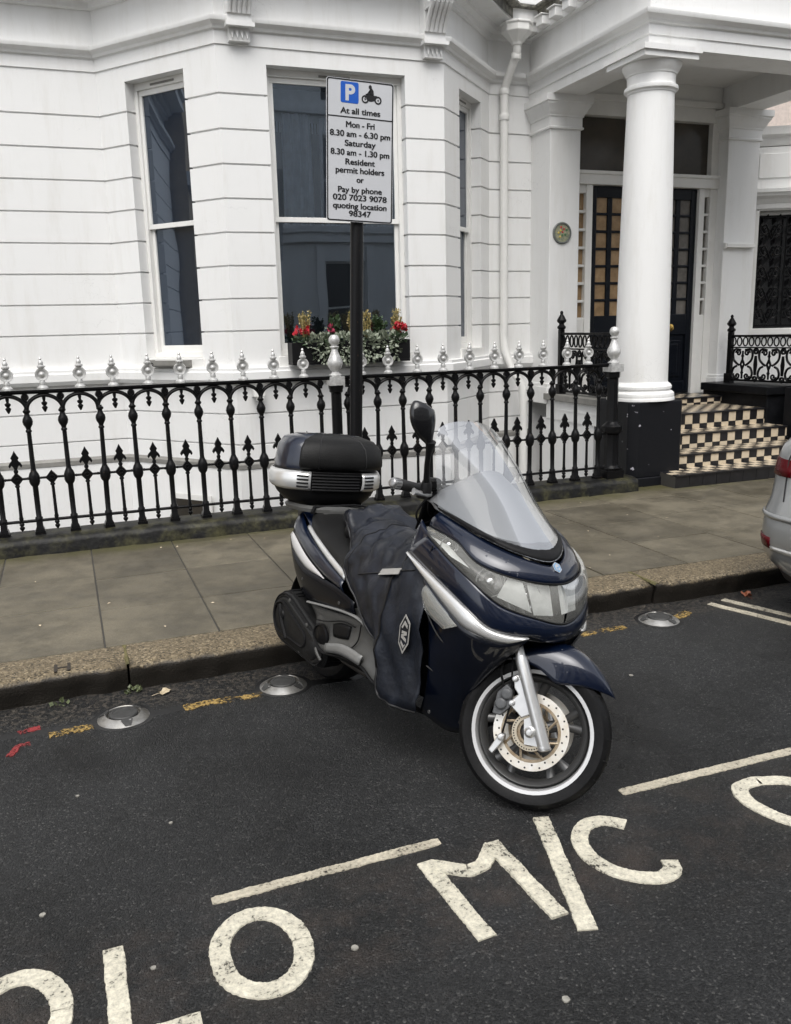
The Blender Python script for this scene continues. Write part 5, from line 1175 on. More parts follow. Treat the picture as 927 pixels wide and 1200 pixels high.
for s_ in (-1, 1):
    b = MB(); b.grid(ruled([(-1.00, s_*.246, .325), (-.95, s_*.250, .330), (-.88, s_*.254, .345)], [(-1.01, s_*.243, .375), (-.95, s_*.248, .395), (-.875, s_*.251, .400)], 12, 5, .002)); b.build('recess_patch', BPLAST, sc, smooth=60, solid=.014)  # dark patch standing in for the shade of a side-panel recess
    b = MB(); ax2 = (Vector((1, 0, 0)), Vector((0, 0, 1)), Vector((0, s_, 0))); b.lathe([(.058, 0), (.058, .008), (.050, .012), (.046, .008), (.030, .010), (.012, .016), (.002, .016)], (-1.085, s_*.248, .300), 24, ax2); b.build('casing_cap', IRON, sc, smooth=40)
    b = MB(); b.tube(spline([(-.86, s_*.272, .30), (-.80, s_*.262, .36), (-.79, s_*.256, .43)], 12), .003, 5); b.tube(spline([(-1.14, s_*.246, .36), (-1.05, s_*.250, .375), (-.92, s_*.254, .41), (-.83, s_*.256, .41)], 16), .003, 5); b.build('panel_gap', BPLAST, sc, smooth=60)
GAP = mat('panel_gap', (.002, .002, .002), .6)
b = MB(); b.tube(spline(sym(lens_low), 60), .0035, 6); b.tube(spline(sym(hood_low), 60), .003, 6); b.build('lamp_gasket', GAP, sc, smooth=60)
for s_ in (-1, 1):
    b = MB(); b.tube([(x, s_*abs(y)*1.012, z) for x, y, z in spline([(-.40, .27, .745), (-.38, .274, .79), (-.36, .276, .83)], 10)], .0025, 5); b.tube(spline([(-.375, s_*.278, .60), (-.30, s_*.268, .52), (-.235, s_*.225, .47), (-.175, s_*.166, .44)], 20), .003, 5); b.tube(spline([(-.36, s_*.266, .40), (-.31, s_*.222, .36), (-.25, s_*.172, .34)], 16), .003, 5); b.build('panel_gap', GAP, sc, smooth=60)
    b = MB(); zz = Vector((0, s_, 0))
    for u, v, z in ((-.33, .2815, .645), (-.34, .252, .235), (-.60, .288, .262), (-1.30, .232, .50), (-.95, .262, .48)): b.lathe([(.007, 0), (.0065, .002), (.003, .002), (.0028, .0005)], (u, s_*v, z), 10, (Vector((1, 0, 0)), zz.cross(Vector((1, 0, 0))), zz))
    b.build('screw', RIMGREY, sc)
# silencer and transmission cover low on the right
def hull(c1, r1, c2_, r2_, n=20):
    d = Vector(c2_)-Vector(c1); L = d.length; a = math.atan2(d.y, d.x); s = math.acos((r1-r2_)/L); o = []
    for i in range(n+1): t = a+s+(2*math.pi-2*s)*i/n; o.append((c1[0]+r1*math.cos(t), c1[1]+r1*math.sin(t)))
    for i in range(n+1): t = a-s+2*s*i/n; o.append((c2_[0]+r2_*math.cos(t), c2_[1]+r2_*math.sin(t)))
    return o
b = MB(); hp_ = [( .86, -.10), (1., -.13), (1., -.225), (.96, -.245), (.86, -.255), (.80, -.252), (.76, -.262), (.5, -.268), (.1, -.27)]
rg = []
for k, v in hp_:
    o = hull((-1.395, .30), .118*k, (-1.125+.03*(1-k)-.2*(1-k), .225+.04*(1-k)), .070*k); rg.append([Vector((x, v, z)) for x, z in o])
b.grid(rg, closed=True); b.add(rg[-1], [list(range(len(rg[-1])))]); o = b.build('silencer', mat('silencer_grey', (.013, .013, .013), .45, spec=.2, var=.25, vscale=14, bump=.3, bscale=80), sc, smooth=45)
b = MB()
for k_, v_ in ((1.0, -.232), (.93, -.251)): b.tube([(x, v_, z) for x, z in hull((-1.395, .30), .1185*k_, (-1.125-.17*(1-k_), .225+.04*(1-k_)), .0705*k_)], .0045, 6, closed=True)
for t_ in range(28): 
    q_ = hull((-1.395, .30), .119, (-1.125, .225), .071)[int(t_*1.5)]; b.tube([(q_[0], -.15, q_[1]), (q_[0], -.222, q_[1])], .0048, 5)
for q_ in ((-1.47, .245), (-1.36, .40), (-1.20, .325), (-1.25, .185)): b.lathe([(.009, 0), (.009, .008), (.004, .010)], (q_[0]*.985-.018, -.250, q_[1]*.93+.018), 8, (Vector((1, 0, 0)), Vector((0, 0, 1)), Vector((0, -1, 0))), mi=1)
o = hull((-1.40, .305), .070, (-1.22, .255), .035); b.tube([(x, -.268, z) for x, z in o], .007, 6, closed=True)
b.tube([(-1.42, -.27, .36), (-1.39, -.275, .29), (-1.35, -.27, .22)], .012, 8); b.lathe([(.028, 0), (.024, .008), (.01, .012)], (-1.40, -.268, .315), 14, (Vector((1, 0, 0)), Vector((0, 0, 1)), Vector((0, -1, 0)))); b.tube([(-1.17, -.245, .30), (-1.10, -.258, .225), (-1.07, -.255, .20)], .008, 8, mi=1)
b.build('silencer_guard', [BPLAST, GPLAST], sc, smooth=45)
b = MB()
for z_ in range(7): b.ring([(.022, .262+.016*z_), (.034, .265+.016*z_), (.034, .270+.016*z_), (.022, .273+.016*z_)], (-1.205, -.155, .10), 14)
b.tube([(-1.205, -.155, .34), (-1.205, -.155, .50)], .014, 10); b.build('shock_absorber', IRON, sc, smooth=50)
b = MB(); b.tube([(-1.06, -.16, .20), (-1.16, -.15, .15), (-1.30, -.14, .14)], .012, 8); b.box((-1.36, -.12, .20), (-1.02, -.05, .33)); b.build('centre_stand', BPLAST, sc, smooth=50)
b = MB(); b.tube([(-1.10, -.17, .26), (-.98, -.19, .235), (-.85, -.15, .20)], .028, 12); b.build('exhaust_pipe', mat('exhaust_metal', (.12, .11, .10), .4, metal=.8), sc, smooth=60)
b = MB(); b.lathe([(.002, -.03), (.05, -.03), (.058, -.01), (.058, .0), (.03, .012), (.002, .014)], (-1.13, -.215, .345), 20, (Vector((1, 0, 0)), Vector((0, 0, 1)), Vector((0, -1, 0)))); b.box((-1.19, -.22, .30), (-1.06, -.10, .40)); b.build('engine_cover', GPLAST, sc, smooth=40, bevel=.01)
TY = [(.198, -.045), (.214, -.054), (.236, -.056), (.250, -.044), (.2565, -.022), (.258, 0), (.2565, .022), (.250, .044), (.236, .056), (.214, .054), (.198, .045)]
wax = (Vector((1, 0, 0)), Vector((0, 0, 1)), Vector((0, -1, 0)))
b = MB(); b.ring([(r*1.03, y*1.25) for r, y in TY], (-1.365, 0, .267), 48, wax); rw = b.build('rear_tyre', RUBBER, sc, smooth=40)
b = MB(); b.ring([(.205, -.05), (.19, -.05), (.18, 0), (.19, .05), (.205, .05)], (-1.365, 0, .267), 40, wax); b.lathe([(.19, -.02), (.19, .02)], (-1.365, 0, .267), 30, wax); b.build('rim', RIMGREY, rw, smooth=40)
b = MB(); rg = []
for a in range(-20, 130, 10): rg.append([Vector((-1.365-.305*math.cos(R(a)), y, .267+.305*math.sin(R(a))-abs(y)**2*4)) for y in (-.085, -.06, 0, .06, .085)])
b.grid(rg); b.build('rear_mudguard', BPLAST, sc, smooth=60, solid=.004)
b = MB(); b.tube([(-.78, .13, .2), (-.84, .26, .08), (-.86, .315, .046)], .012, 8); b.box((-.89, .29, .036), (-.82, .345, .046)); b.build('side_stand', BPLAST, sc, smooth=40)
# top box
BX = -1.565
def se(hu, hv, w_, n=56, p=2.6, cx=BX, du=0): 
    o = []
    for i in range(n):
        a = 2*math.pi*i/n; c, s = math.cos(a), math.sin(a)
        o.append(Vector((cx+du+hu*(1 if c > 0 else .86)*(1 if c > 0 else -1)*abs(c)**(2/p), hv*(1 if s > 0 else -1)*abs(s)**(2/p), w_)))
    return o
def stack(name, L, M, parent, cap=True, sm=50, p=2.6, filt=None, n=56):
    b = MB(); rg = [se(hu, hv, w_, p=p, du=du, n=n) for hu, hv, w_, du in L]; b.grid(rg, closed=True)
    if cap: b.add(rg[0], [list(range(n))[::-1]]); b.add(rg[-1], [list(range(n))])
    return b.build(name, M, parent, smooth=sm)
tb = stack('top_box', [(.108, .15, .800, .02), (.140, .188, .812, .015), (.168, .222, .845, .005), (.183, .238, .875, 0), (.185, .241, .90, 0), (.185, .241, .955, 0), (.180, .236, .965, 0)], BPLAST, sc)
stack('lid', [(.180, .236, .966, 0), (.181, .237, .985, 0), (.177, .232, 1.02, 0), (.170, .224, 1.065, 0), (.152, .200, 1.10, 0), (.105, .145, 1.118, 0), (.04, .06, 1.121, 0)], NAVY, tb)
n_ = 96
def arc(a0, a1, hu, hv, w_, grow=0, du=0, k=22):
    o = []
    for i in range(k+1):
        a = R(a0+(a1-a0)*i/k); c, s = math.cos(a), math.sin(a); o.append(Vector((BX+du+(hu+grow)*(1 if c > 0 else .86)*(1 if c > 0 else -1)*abs(c)**(2/2.6), (hv+grow)*(1 if s > 0 else -1)*abs(s)**(2/2.6), w_)))
    return o
def bandpart(name, a0, a1, L, M, parent=tb, thick=.006, k=22):
    b = MB(); b.grid([arc(a0, a1, hu, hv, w_, g, 0, k) for hu, hv, w_, g in L]); return b.build(name, M, parent, smooth=50, solid=thick, bevel=0)
BL = [(.183, .239, .872, .006), (.185, .241, .885, .016), (.185, .241, .91, .019), (.185, .241, .94, .018), (.183, .239, .958, .010)]
for a0, a1 in ((-176, -22.5), (22.5, 176)):
    sbn = bandpart('side_band', a0, a1, BL, TRIM, k=40)
    b = MB(); sg = -1 if a0 < 0 else 1
    for z in (.890, .906, .922, .938):
        b.tube([p for p in arc(sg*25, sg*39, .185, .241, z, .0195, 0, 6)], .0045, 6)
    b.build('slot', BPLAST, sbn, smooth=60)
gp_ = []
for i in range(13):
    z = .874+.0068*i; gp_.append((.185, .241, z, .006 if i % 2 else .012))
bandpart('front_grille', -22, 22, gp_, BPLAST)
pdl = [(.181, .237, .966, .004), (.181, .237, .970, .022), (.181, .237, .99, .034), (.176, .231, 1.02, .038), (.169, .223, 1.064, .036), (.150, .196, 1.10, .026), (.11, .15, 1.115, .016), (.05, .07, 1.124, .008)]
bandpart('backrest_pad', -36, 56, pdl, VINYL, k=36, thick=.008)
b = MB()
for a in (-15, 23): b.tube([arc(a, a, hu, hv, w_, g+.001, 0, 1)[0] for hu, hv, w_, g in pdl[1:]], .0022, 5)
b.build('pad_seam', PIPE, tb, smooth=60)
tb.rotation_euler = (0, 0, R(-14)); _q = Matrix.Rotation(R(-14), 3, 'Z') @ Vector((BX, 0, 0)); tb.location = (BX-_q.x, -_q.y+.012, 0)
b = MB(); o = se(.15, .17, .79, du=.03); b.grid([se(.13, .15, .770, du=.04), se(.17, .175, .775, du=.035), se(.175, .18, .790, du=.03), se(.16, .165, .803, du=.03)], closed=True); b.box((-1.60, -.10, .70), (-1.36, .10, .775)); b.build('luggage_rack', GPLAST, sc, smooth=50)
# handlebar, levers and mirrors
ge, gi = Vector((-.470, -.395, 1.035)), Vector((-.510, -.235, 1.005)); le, li = Vector((-.74, .345, 1.01)), Vector((-.66, .20, 1.0)); hc = Vector((-.60, -.02, .98))
b = MB(); b.tube(spline([gi, (-.55, -.16, .99), hc, (-.63, .12, .985), li], 20), .016, 10); b.box((-.65, -.07, .93), (-.53, .05, 1.0)); hb = b.build('handlebar', BPLAST, sc, smooth=50)
for e_, i_, s in ((ge, gi, -1), (le, li, 1)):
    d = (e_-i_).normalized(); b = MB()
    b.tube([i_-d*.01, i_, i_+d*.02, e_-d*.045, e_-d*.04], [.017, .023, .019, .0195, .016], 14); b.build('grip', mat('grip_rubber', (.012, .012, .012), .55, bump=.5, bscale=300), hb, smooth=50)
    b = MB(); b.tube([e_-d*.042, e_-d*.038, e_-d*.008, e_-d*.002, e_, e_-d*.001], [.015, .0195, .0185, .015, .010, .004], 18)
    for i in range(12):
        a = i*math.pi/6; sx1 = d.orthogonal().normalized(); sx2 = d.cross(sx1); b.tube([e_-d*.036+(sx1*math.cos(a)+sx2*math.sin(a))*.0195, e_-d*.012+(sx1*math.cos(a)+sx2*math.sin(a))*.019], .0022, 5); b.build('bar_end', ALLOY, hb, smooth=40)
    b = MB(); f = Vector((.045, 0, -.012)); b.tube(spline([i_-d*.03+f*.7, i_+d*.03+f*1.2, e_-d*.075+f*1.15], 12), [.007]*6+[.006]*4+[.007, .009], 8, flat=1.5); b.build('brake_lever', ALLOY, hb, smooth=50)
    b = MB(); q = i_-d*.045; b.box((q.x-.035, q.y-.03, q.z-.03), (q.x+.03, q.y+.03, q.z+.028)); b.lathe([(.032, 0), (.034, .03), (.028, .04)], (q.x+.02, q.y, q.z+.01), 12); b.build('switch_gear', BPLAST, hb, bevel=.008)
b = MB(); b.tube(spline([gi+Vector((.03, .03, -.01)), (-.50, -.25, .93), (-.51, -.23, .885), (-.52, -.17, .885), (-.53, -.13, .93)], 24), .0045, 6); b.tube(spline([gi+Vector((.02, .03, -.01)), (-.50, -.20, .93), (-.53, -.15, .905), (-.54, -.10, .94)], 20), .0045, 6); b.build('cable', BPLAST, sc, smooth=60)
def mirror(base, tip, hc_, tilt):
    b = MB(); b.tube(spline([base, base.lerp(tip, .5)+Vector((.0, -.006, 0)), tip], 12), [.013, .012, .011, .010, .010, .010, .010, .010, .011, .013, .016, .018], 10)
    b.lathe([(.02, -.03), (.02, .0), (.012, .02)], base, 12)
    o = b.build('mirror_stem', BPLAST, sc, smooth=60)
    b = MB(); pth = [(-.386, -.303, 1.165), (-.387, -.312, 1.185), (-.389, -.324, 1.212), (-.392, -.335, 1.244), (-.395, -.342, 1.272), (-.399, -.341, 1.296), (-.401, -.337, 1.308), (-.401, -.336, 1.311)]
    rq = [.011, .017, .034, .047, .050, .046, .030, .003]; P_ = []; rr_q = []
    Q_ = [2*Vector(pth[0])-Vector(pth[1])]+[Vector(q) for q in pth]+[2*Vector(pth[-1])-Vector(pth[-2])]; rx = [rq[0]]+rq+[rq[-1]]
    for i in range(1, len(Q_)-2):
        for k in range(4): P_.append(cr(Q_[i-1], Q_[i], Q_[i+1], Q_[i+2], k/4)); rr_q.append(max(.002, cr(rx[i-1], rx[i], rx[i+1], rx[i+2], k/4)))
    P_.append(Vector(pth[-1])); rr_q.append(.003)
    b.tube(P_, rr_q, 22, flat=.5); b.build('mirror_housing', mat('gloss_mirror_black', (.006, .006, .007), .2, coat=.3), o, smooth=60)
    return o
mirror(Vector((-.445, -.262, 1.03)), Vector((-.385, -.305, 1.185)), Vector((-.395, -.335, 1.252)), -1)
b = MB(); b.add([(-.55, .215, 1.085), (-.60, .33, 1.075), (-.57, .25, 1.00), (-.56, .24, 1.07), (-.55, .27, 1.05)], [(0, 1, 3), (1, 2, 3), (2, 0, 3), (0, 1, 4), (1, 2, 4), (2, 0, 4)]); b.build('folded_mirror', mat('gloss_mirror_black', (.008, .008, .009), .2), sc)

# front wheel assembly, steered to the left
az, el = R(-130), R(20)
wn_ = Vector((math.cos(az)*math.cos(el), math.sin(az)*math.cos(el), math.sin(el))); wf_ = Vector((-math.sin(az), math.cos(az), 0)); wu_ = wn_.cross(wf_)
WM = Matrix((wf_, -wn_, wu_)).transposed().to_4x4(); WM.translation = (1.374, 2.374, .2445)
WL = SM.inverted() @ WM
b = MB()
b.ring([(.205, -.046), (.2045, -.050), (.193, -.048), (.189, -.030), (.189, .030), (.193, .048), (.205, .050), (.205, .046), (.195, 0)], n=64, ax=wax)
whl = b.build('front_wheel', mat('wheel_silver', (.60, .60, .60), .36, metal=.4), sc, smooth=35); whl.matrix_local = WL
b = MB(); b.ring([(.188, -.044), (.180, -.040), (.166, -.030), (.160, .0), (.166, .03), (.178, .04), (.183, .03)], n=64, ax=wax); b.lathe([(.036, -.055), (.042, -.05), (.042, .05), (.036, .055)], n=24, ax=wax)
for i in range(5):
    a = 2*math.pi*i/5+.3
    for da in (-.16, .16):
        p = [(.038*math.cos(a+da*.3), .0, .038*math.sin(a+da*.3)), (.10*math.cos(a+da*.55), .008, .10*math.sin(a+da*.55)), (.172*math.cos(a+da*1.25), .0, .172*math.sin(a+da*1.25))]
        b.tube(spline(p, 8), [.012, .011, .010, .009, .009, .0095, .0105, .012], 8, flat=1.5)
b.build('spokes', RIMGREY, whl, smooth=45)
b = MB(); b.ring(TY, n=80, ax=wax)
for i in range(22):   # tread grooves as thin darker sunk strips
    a = 2*math.pi*i/22
    for sg in (1, -1):
        pth = [((.2572-.0012*(k/5)**2-.010*(k/5)**3)*math.cos(a+sg*.02+.05*k/5), sg*(.006+.042*k/5), (.2572-.0012*(k/5)**2-.010*(k/5)**3)*math.sin(a+sg*.02+.05*k/5)) for k in range(6)]
        b.tube(pth, .0022, 5, mi=1)
ty = b.build('tyre', [RUBBER, mat('tread_groove', (.004, .004, .004), .8)], whl, smooth=40)
def annulus(b, r0, r1, y0, y1, n=56, mi=0): b.ring([(r0, -y0), (r1, -y0), (r1, -y1), (r0, -y1)], n=n, ax=wax, mi=mi)
for yy, nm in ((-.062, 1), (.062, 0)):
    b = MB(); annulus(b, .097, .127, yy-.0022, yy+.0022)
    if nm:
        for i in range(30):
            for rr2, off in ((.118, 0), (.107, .5)):
                if (i+int(off*2)) % 2 == 0:
                    a = 2*math.pi*(i)/30; b.lathe([(.0034, .0024), (.0034, .0028)], (rr2*math.cos(a), yy, rr2*math.sin(a)), 8, wax, mi=1)
    dk = b.build('brake_disc', [DISC, SIGNK], whl, smooth=30)
    b = MB(); annulus(b, .036, .052, yy-.003, yy+.003, 30); annulus(b, .090, .100, yy-.0026, yy+.0016, 48)
    for i in range(8):
        a = 2*math.pi*i/8; b.tube(spline([(.045*math.cos(a), yy, .045*math.sin(a)), (.07*math.cos(a+.35), yy, .07*math.sin(a+.35)), (.096*math.cos(a+.5), yy, .096*math.sin(a+.5))], 6), .0048, 6)
    b.build('disc_carrier', RUST, dk, smooth=45)
    if nm:
        b = MB(); annulus(b, .046, .062, yy-.012, yy-.009, 44)
        for i in range(40): a = 2*math.pi*i/40; b.lathe([(.0026, .0124), (.0026, .0128)], (.056*math.cos(a), yy-.0, .056*math.sin(a)), 6, wax, mi=1)
        b.build('sensor_ring', [mat('sensor_ring_steel', (.5, .44, .34), .35, metal=.8), SIGNK], dk, smooth=30)
def wpart(name, b, M, smooth=45, **k):
    o = b.build(name, M, sc, smooth=smooth, **k); o.matrix_local = WL; return o
for sg in (-1, 1):
    b = MB(); y = sg*.098
    b.tube([(.056, y, -.052), (.055, y, -.048), (.040, y, -.004), (-.012, y, .148), (-.040, y, .230), (-.046, y, .248)], [.012, .0205, .0215, .0205, .0205, .018], 18)
    b.tube([(-.046, y, .248), (-.105, y, .44)], .0165, 16)
    b.tube([(.053, y, -.043), (.0535, y, -.038)], .0225, 18)
    if sg < 0:
        b.prism([(-.016, -.040), (.028, -.042), (.060, -.006), (.030, .045), (.006, .055), (-.022, .040)], -.022, -.012, F=lambda a, c, d: Vector((a, y-d*-.2+.018, c)))
        b.lathe([(.019, -.01), (.019, .012), (.012, .016), (.010, .022), (.002, .023)], (.004, y, .004), 16, wax)
    wpart('fork_leg', b, ALLOY)
b = MB()
b.prism([(-.045, .06), (-.03, .045), (.0, .06), (-.005, .10), (-.03, .155), (-.05, .185), (-.066, .18), (-.06, .14), (-.045, .12), (-.066, .10), (-.075, .085)], .082, .094, F=lambda a, c, d: Vector((a, -d, c)))
for x, z in ((-.058, .170), (-.064, .090)): b.lathe([(.011, .094), (.011, .104), (.006, .106)], (x, 0, z), 10, wax)
wpart('caliper_bracket', b, ALLOY, bevel=.003)
b = MB(); b.prism([(-.128, .05), (-.10, .045), (-.07, .075), (-.065, .13), (-.085, .15), (-.115, .12)], .045, .098, F=lambda a, c, d: Vector((a, -d, c)))
for x, z in ((-.10, .085), (-.083, .118)): b.lathe([(.020, .098), (.020, .106), (.015, .110), (.002, .110)], (x, 0, z), 14, wax)
wpart('brake_caliper', b, mat('caliper_grey', (.085, .088, .092), .45, var=.3, vscale=60), bevel=.005)
b = MB(); b.prism([(-.132, -.070), (-.118, -.082), (-.082, -.034), (-.080, -.016), (-.094, -.010), (-.106, -.026)], .068, .100, F=lambda a, c, d: Vector((a, -d, c))); b.lathe([(.012, .10), (.012, .108), (.005, .110)], (-.092, 0, -.024), 12, wax); wpart('sensor_bracket', b, ALLOY, bevel=.003)
b = MB(); b.tube(spline([(-.10, -.075, .14), (-.11, -.08, .20), (-.085, -.08, .28), (-.09, -.06, .36)], 16), .0045, 6); b.tube(spline([(-.092, -.09, -.02), (-.07, -.085, .1), (-.075, -.08, .22), (-.085, -.05, .36)], 18), .0035, 6); wpart('brake_hose', b, BPLAST)
# front mudguard with its pointed beak
fr = [(128, .276, .262, .076), (110, .282, .245, .079), (92, .296, .220, .081), (80, .308, .200, .082), (68, .316, .184, .082), (58, .313, .196, .078), (48, .307, .224, .066), (38, .301, .256, .045), (31, .297, .281, .022), (27.5, .295, .293, .004)]
rg = []
for t, rc, rs, hw in fr:
    a = R(t); q = []
    for v, k in ((-1, 0), (-.98, .35), (-.86, .70), (-.5, .93), (0, 1), (.5, .93), (.86, .70), (.98, .35), (1, 0)):
        r = rs+(rc-rs)*k; q.append((r*math.cos(a), v*hw, r*math.sin(a)))
    rg.append(spline(q, 25))
rows = [spline([r[j] for r in rg], 36) for j in range(25)]
b = MB(); b.grid(rows); wpart('front_mudguard', b, NAVY, 180, solid=.004)

# ------------------------------------------------------------------ parked car at the right edge
car = tag(empty('parked_car', (5.5, 2.85, 0)), 'silver hatchback parked at the right edge with its red tail light showing', 'car')
CY = 2.83
def cring(z, xr, xf, hw, rr1, rf=.5, n=14):
    o = []
    for cx, cy, r, a0 in ((xf-rf, CY+hw-rf, rf, 90), (xr+rr1, CY+hw-rr1*.9, rr1, 90)):
        pass
    def q(cx, cy, rx, ry, a0, a1): return [Vector((cx+rx*math.cos(R(a0+(a1-a0)*i/n)), cy+ry*math.sin(R(a0+(a1-a0)*i/n)), z)) for i in range(n+1)]
    o += q(xr+rr1, CY+hw-rr1, rr1, rr1, 90, 180); o += q(xr+rr1, CY-hw+rr1, rr1, rr1, 180, 270)
    o += q(xf-rf, CY-hw+rf, rf, rf, 270, 360); o += q(xf-rf, CY+hw-rf, rf, rf, 0, 90)
    return o
XR = 3.425
lv = [(.24, .08, .80, .30), (.30, .035, .85, .30), (.36, .01, .868, .30), (.42, .0, .875, .30), (.50, .004, .88, .31), (.58, .02, .88, .31), (.64, .055, .878, .30), (.70, .075, .875, .28), (.78, .095, .87, .26), (.86, .105, .862, .25), (.92, .122, .85, .25), (.95, .15, .835, .25)]
b = MB(); rg = [cring(z, XR+dx, 7.75, hw, r1) for z, dx, hw, r1 in lv]; b.grid(rg, closed=True); b.add(rg[0], [list(range(len(rg[0])))]); b.add(rg[-1], [list(range(len(rg[-1])))])
b.build('body', CARP, car, smooth=50)
b = MB(); rg = [cring(z, XR+dx, xf, hw, .22, .4) for z, dx, xf, hw in ((1.36, .62, 5.9, .58), (1.42, .70, 5.7, .55), (1.44, .9, 5.4, .45))]; b.grid(rg, closed=True); b.add(rg[-1], [list(range(len(rg[-1])))]); b.build('roof', CARP, car, smooth=50)
b = MB(); rg = [cring(z, XR+dx, xf, hw, .22, .4) for z, dx, xf, hw in ((.948, .205, 6.7, .80), (1.36, .60, 5.92, .585))]; b.grid(rg, closed=True); b.build('glazing', GLASS, car, smooth=50)
b = MB(); rg = [cring(z, XR+dx, 7.6, hw, .3) for z, dx, hw in ((.17, .14, .74), (.20, .10, .80), (.245, .075, .81))]; b.grid(rg, closed=True); b.add(rg[0], [list(range(len(rg[0])))]); b.build('underside', CARB, car, smooth=50)
n1 = 15
def carpatch(name, lvls, i0, i1, M, g=.006, parent=car):
    b = MB(); rg = []
    for z, dx, hw, r1 in lvls:
        r = cring(z, XR+dx-g, 7.75, hw+g, r1+g); rg.append(r[i0:i1])
    b.grid(rg); return b.build(name, M, parent, smooth=50, solid=.006)
carpatch('tail_lamp', [(.765, .092, .871, .262), (.80, .10, .868, .258), (.85, .112, .863, .252), (.885, .13, .858, .25)], 2, 15, REDL, .010)
carpatch('tail_lamp', [(.765, .092, .871, .262), (.80, .10, .868, .258), (.85, .112, .863, .252), (.885, .13, .858, .25)], 15, 28, REDL, .010)
carpatch('reflector', [(.385, .006, .871, .30), (.42, 0, .875, .30), (.445, .0, .876, .302)], 7, 13, REDL, .004)
carpatch('bumper_strip', [(.375, .008, .870, .30), (.40, .002, .872, .30)], 12, 18, TRIM, .004)
carpatch('bumper_seam', [(.655, .062, .877, .296), (.662, .066, .877, .294)], 0, 30, CARB, .0015)
b = MB()
for y in (CY-.80, CY+.80):
    for x in (4.15, 6.85):
        pass
for x in (4.18, 6.85):
    for y in (CY-.87, CY+.67):
        b = MB(); b.ring([(.20, -.09), (.30, -.10), (.318, -.07), (.318, .07), (.30, .10), (.20, .09)], (x, y+.1, .318), 36, wax); t_ = b.build('wheel', RUBBER, car, smooth=40)
        b = MB(); b.lathe([(.205, -.06), (.205, .06)], (x, y+.1, .318), 24, wax); b.build('rim', ALLOY, t_, smooth=40)
b = MB(); b.tube([cring(z, XR+dx-.002, 7.75, hw+.002, r1)[13]+Vector((0, 0, 0)) for z, dx, hw, r1 in lv[6:]], .004, 5); b.tube([cring(z, XR+dx-.002, 7.75, hw+.002, r1)[3] for z, dx, hw, r1 in lv[3:8]], .003, 5); b.build('panel_gap', CARB, car, smooth=60)
carpatch('boot_crease', [(.545, .010, .882, .31), (.56, .006, .886, .31), (.575, .014, .883, .31)], 6, 30, CARP, .004)
text_mesh('SCALA', .075, lambda x, y, z: Vector((XR+.045+.10*max(0, (y))-.02, CY+.50-x, .665+y)), 'lettering', CHROME, car, align='LEFT', weight=.001)

for c_ in car.children: c_.location = -car.location
# ------------------------------------------------------------------ bay studs, leaves, weeds
def stud(x, y, rz, label):
    e = tag(empty('parking_stud', (x, y, 0)), label, 'road stud', 'steel studs marking the bay along the kerb'); e.rotation_euler = (0, 0, rz)
    b = MB(); b.lathe([(.108, -.01), (.108, .002), (.102, .006), (.078, .021), (.073, .023), (.070, .020), (.070, .006), (.001, .006)], n=40)
    o = b.build('dome', STEEL, e, smooth=35)
    b = MB(); b.lathe([(.132, -.01), (.130, .0012), (.001, .0014)], n=24); b.build('bedding', MATS['tar'], e)
    b = MB(); b.lathe([(.060, .004), (.060, .021), (.056, .025), (.045, .0255), (.044, .0235), (.025, .024), (.001, .0245)], n=32); b.build('cap', STUDTOP, o, smooth=35)
    b = MB()
    for a in (20, 140, 260):
        b = MB(); c, s = math.cos(R(a)), math.sin(R(a)); Fq = lambda p, q, r: Vector((c*p-s*q, s*p+c*q, r))
        b.add([Fq(.068, -.020, .0245), Fq(.079, -.024, .0232), Fq(.104, -.012, .0072), Fq(.104, .012, .0072), Fq(.079, .024, .0232), Fq(.068, .020, .0245)], [(0, 1, 2, 3, 4, 5)])
        b.build('notch', STUDTOP, o, solid=.002)
stud(.095, 3.60, .3, 'round steel stud by the kerb farthest left, nearest the red spray paint')
stud(.80, 3.648, .9, 'round steel stud by the kerb just left of the scooter rear')
stud(2.89, 3.668, .5, 'round steel stud by the kerb right of the scooter nose')
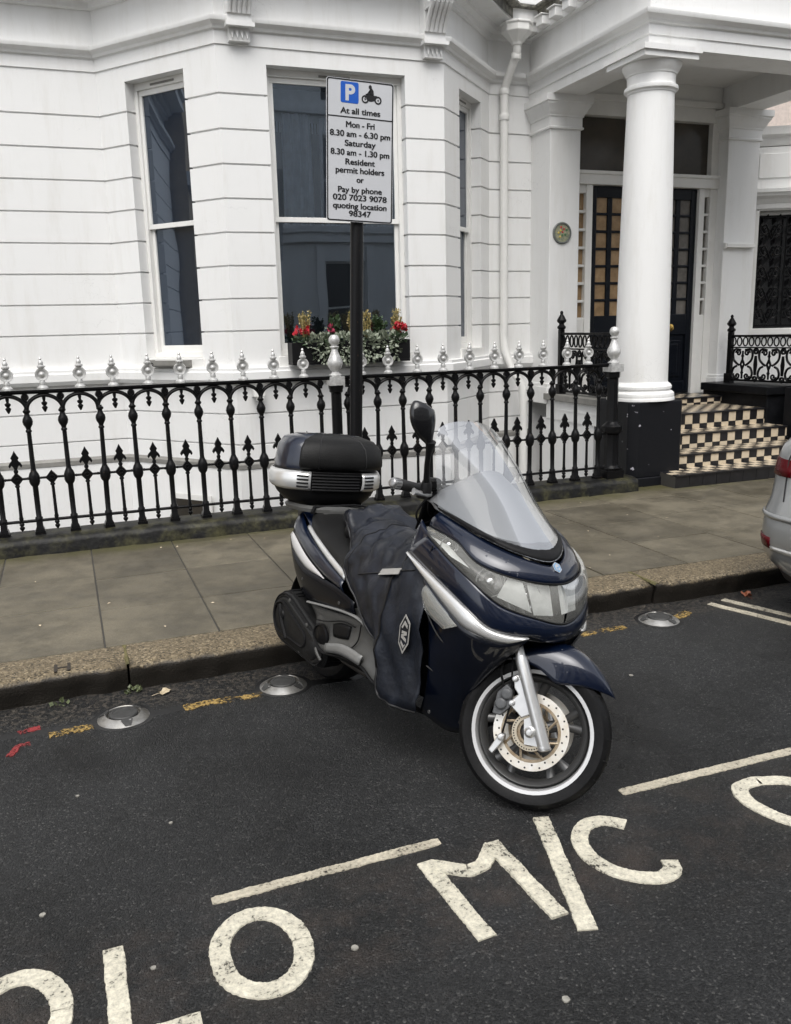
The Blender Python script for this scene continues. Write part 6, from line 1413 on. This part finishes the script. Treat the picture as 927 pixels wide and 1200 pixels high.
def leaf(name, x, y, z, s, M, label, rz, curl=.3):
    b = MB(); pts = []
    for i in range(14):
        a = 2*math.pi*i/14; r = s*(.55+.45*abs(math.cos(a*2.5))*(1 if i % 2 else .7)); pts.append(Vector((r*math.cos(a), r*math.sin(a)*.75, curl*s*(abs(math.sin(a*1.5))**2)+.004)))
    b.add([Vector((0, 0, .006))]+pts, [(0, 1+i, 1+(i+1) % 14) for i in range(14)]); b.tube([(0, 0, .005), (-s*.8, .1*s, .006), (-s*1.5, .15*s, .004)], .0014, 4)
    o = b.build(name, M); o.location = (x, y, z); o.rotation_euler = (0, 0, rz); return tag(o, label, 'leaf')
leaf('fallen_leaf', .285, 3.79, 0, .040, leafmat('pale_leaf', (.42, .34, .22), (.55, .47, .33)), 'pale dry leaf in the gutter right of the leftmost stud', .4)
leaf('fallen_leaf', 3.61, 3.80, 0, .045, leafmat('rusty_leaf', (.20, .055, .025), (.33, .11, .05)), 'rusty red leaf in the gutter near the silver car', 1.4, .5)
def weed(x, y, n, label):
    e = tag(empty('weed', (x, y, 0)), label, 'weed'); b = MB(); leaves(b, (0, 0, .008), (.034, .014, .012), n, .021, up=.5); b.build('foliage', leafmat('weed_leaf', (.045, .06, .025), (.15, .17, .085)), e)
weed(.155, 3.855, 34, 'small green weed growing at the kerb joint above the leftmost stud'); weed(-.16, 3.85, 12, 'tiny weed sprig at the foot of the kerb at far left')
PET = leafmat('petal', (.55, .42, .25), (.65, .60, .5))
rp_ = random.Random(5); first = None
for i in range(26):
    x, y = rp_.uniform(-.3, 4.2), rp_.uniform(4.2, 6.1)
    if first is None:
        b = MB(); b.add([(-.010, 0, .0), (0, -.006, .002), (.010, 0, .0), (0, .006, .003), (0, 0, .005)], [(0, 1, 4), (1, 2, 4), (2, 3, 4), (3, 0, 4)]); first = tag(b.build('petal', PET), 'tiny pale petal fallen on the wet paving slabs', 'petal', 'petals scattered on the pavement'); o = first
    else: o = first.copy(); C.objects.link(o)
    o.location = (x, y, .1325); o.rotation_euler = (0, 0, rp_.uniform(0, 6)); k = rp_.uniform(.6, 1.3); o.scale = (k, k, k)
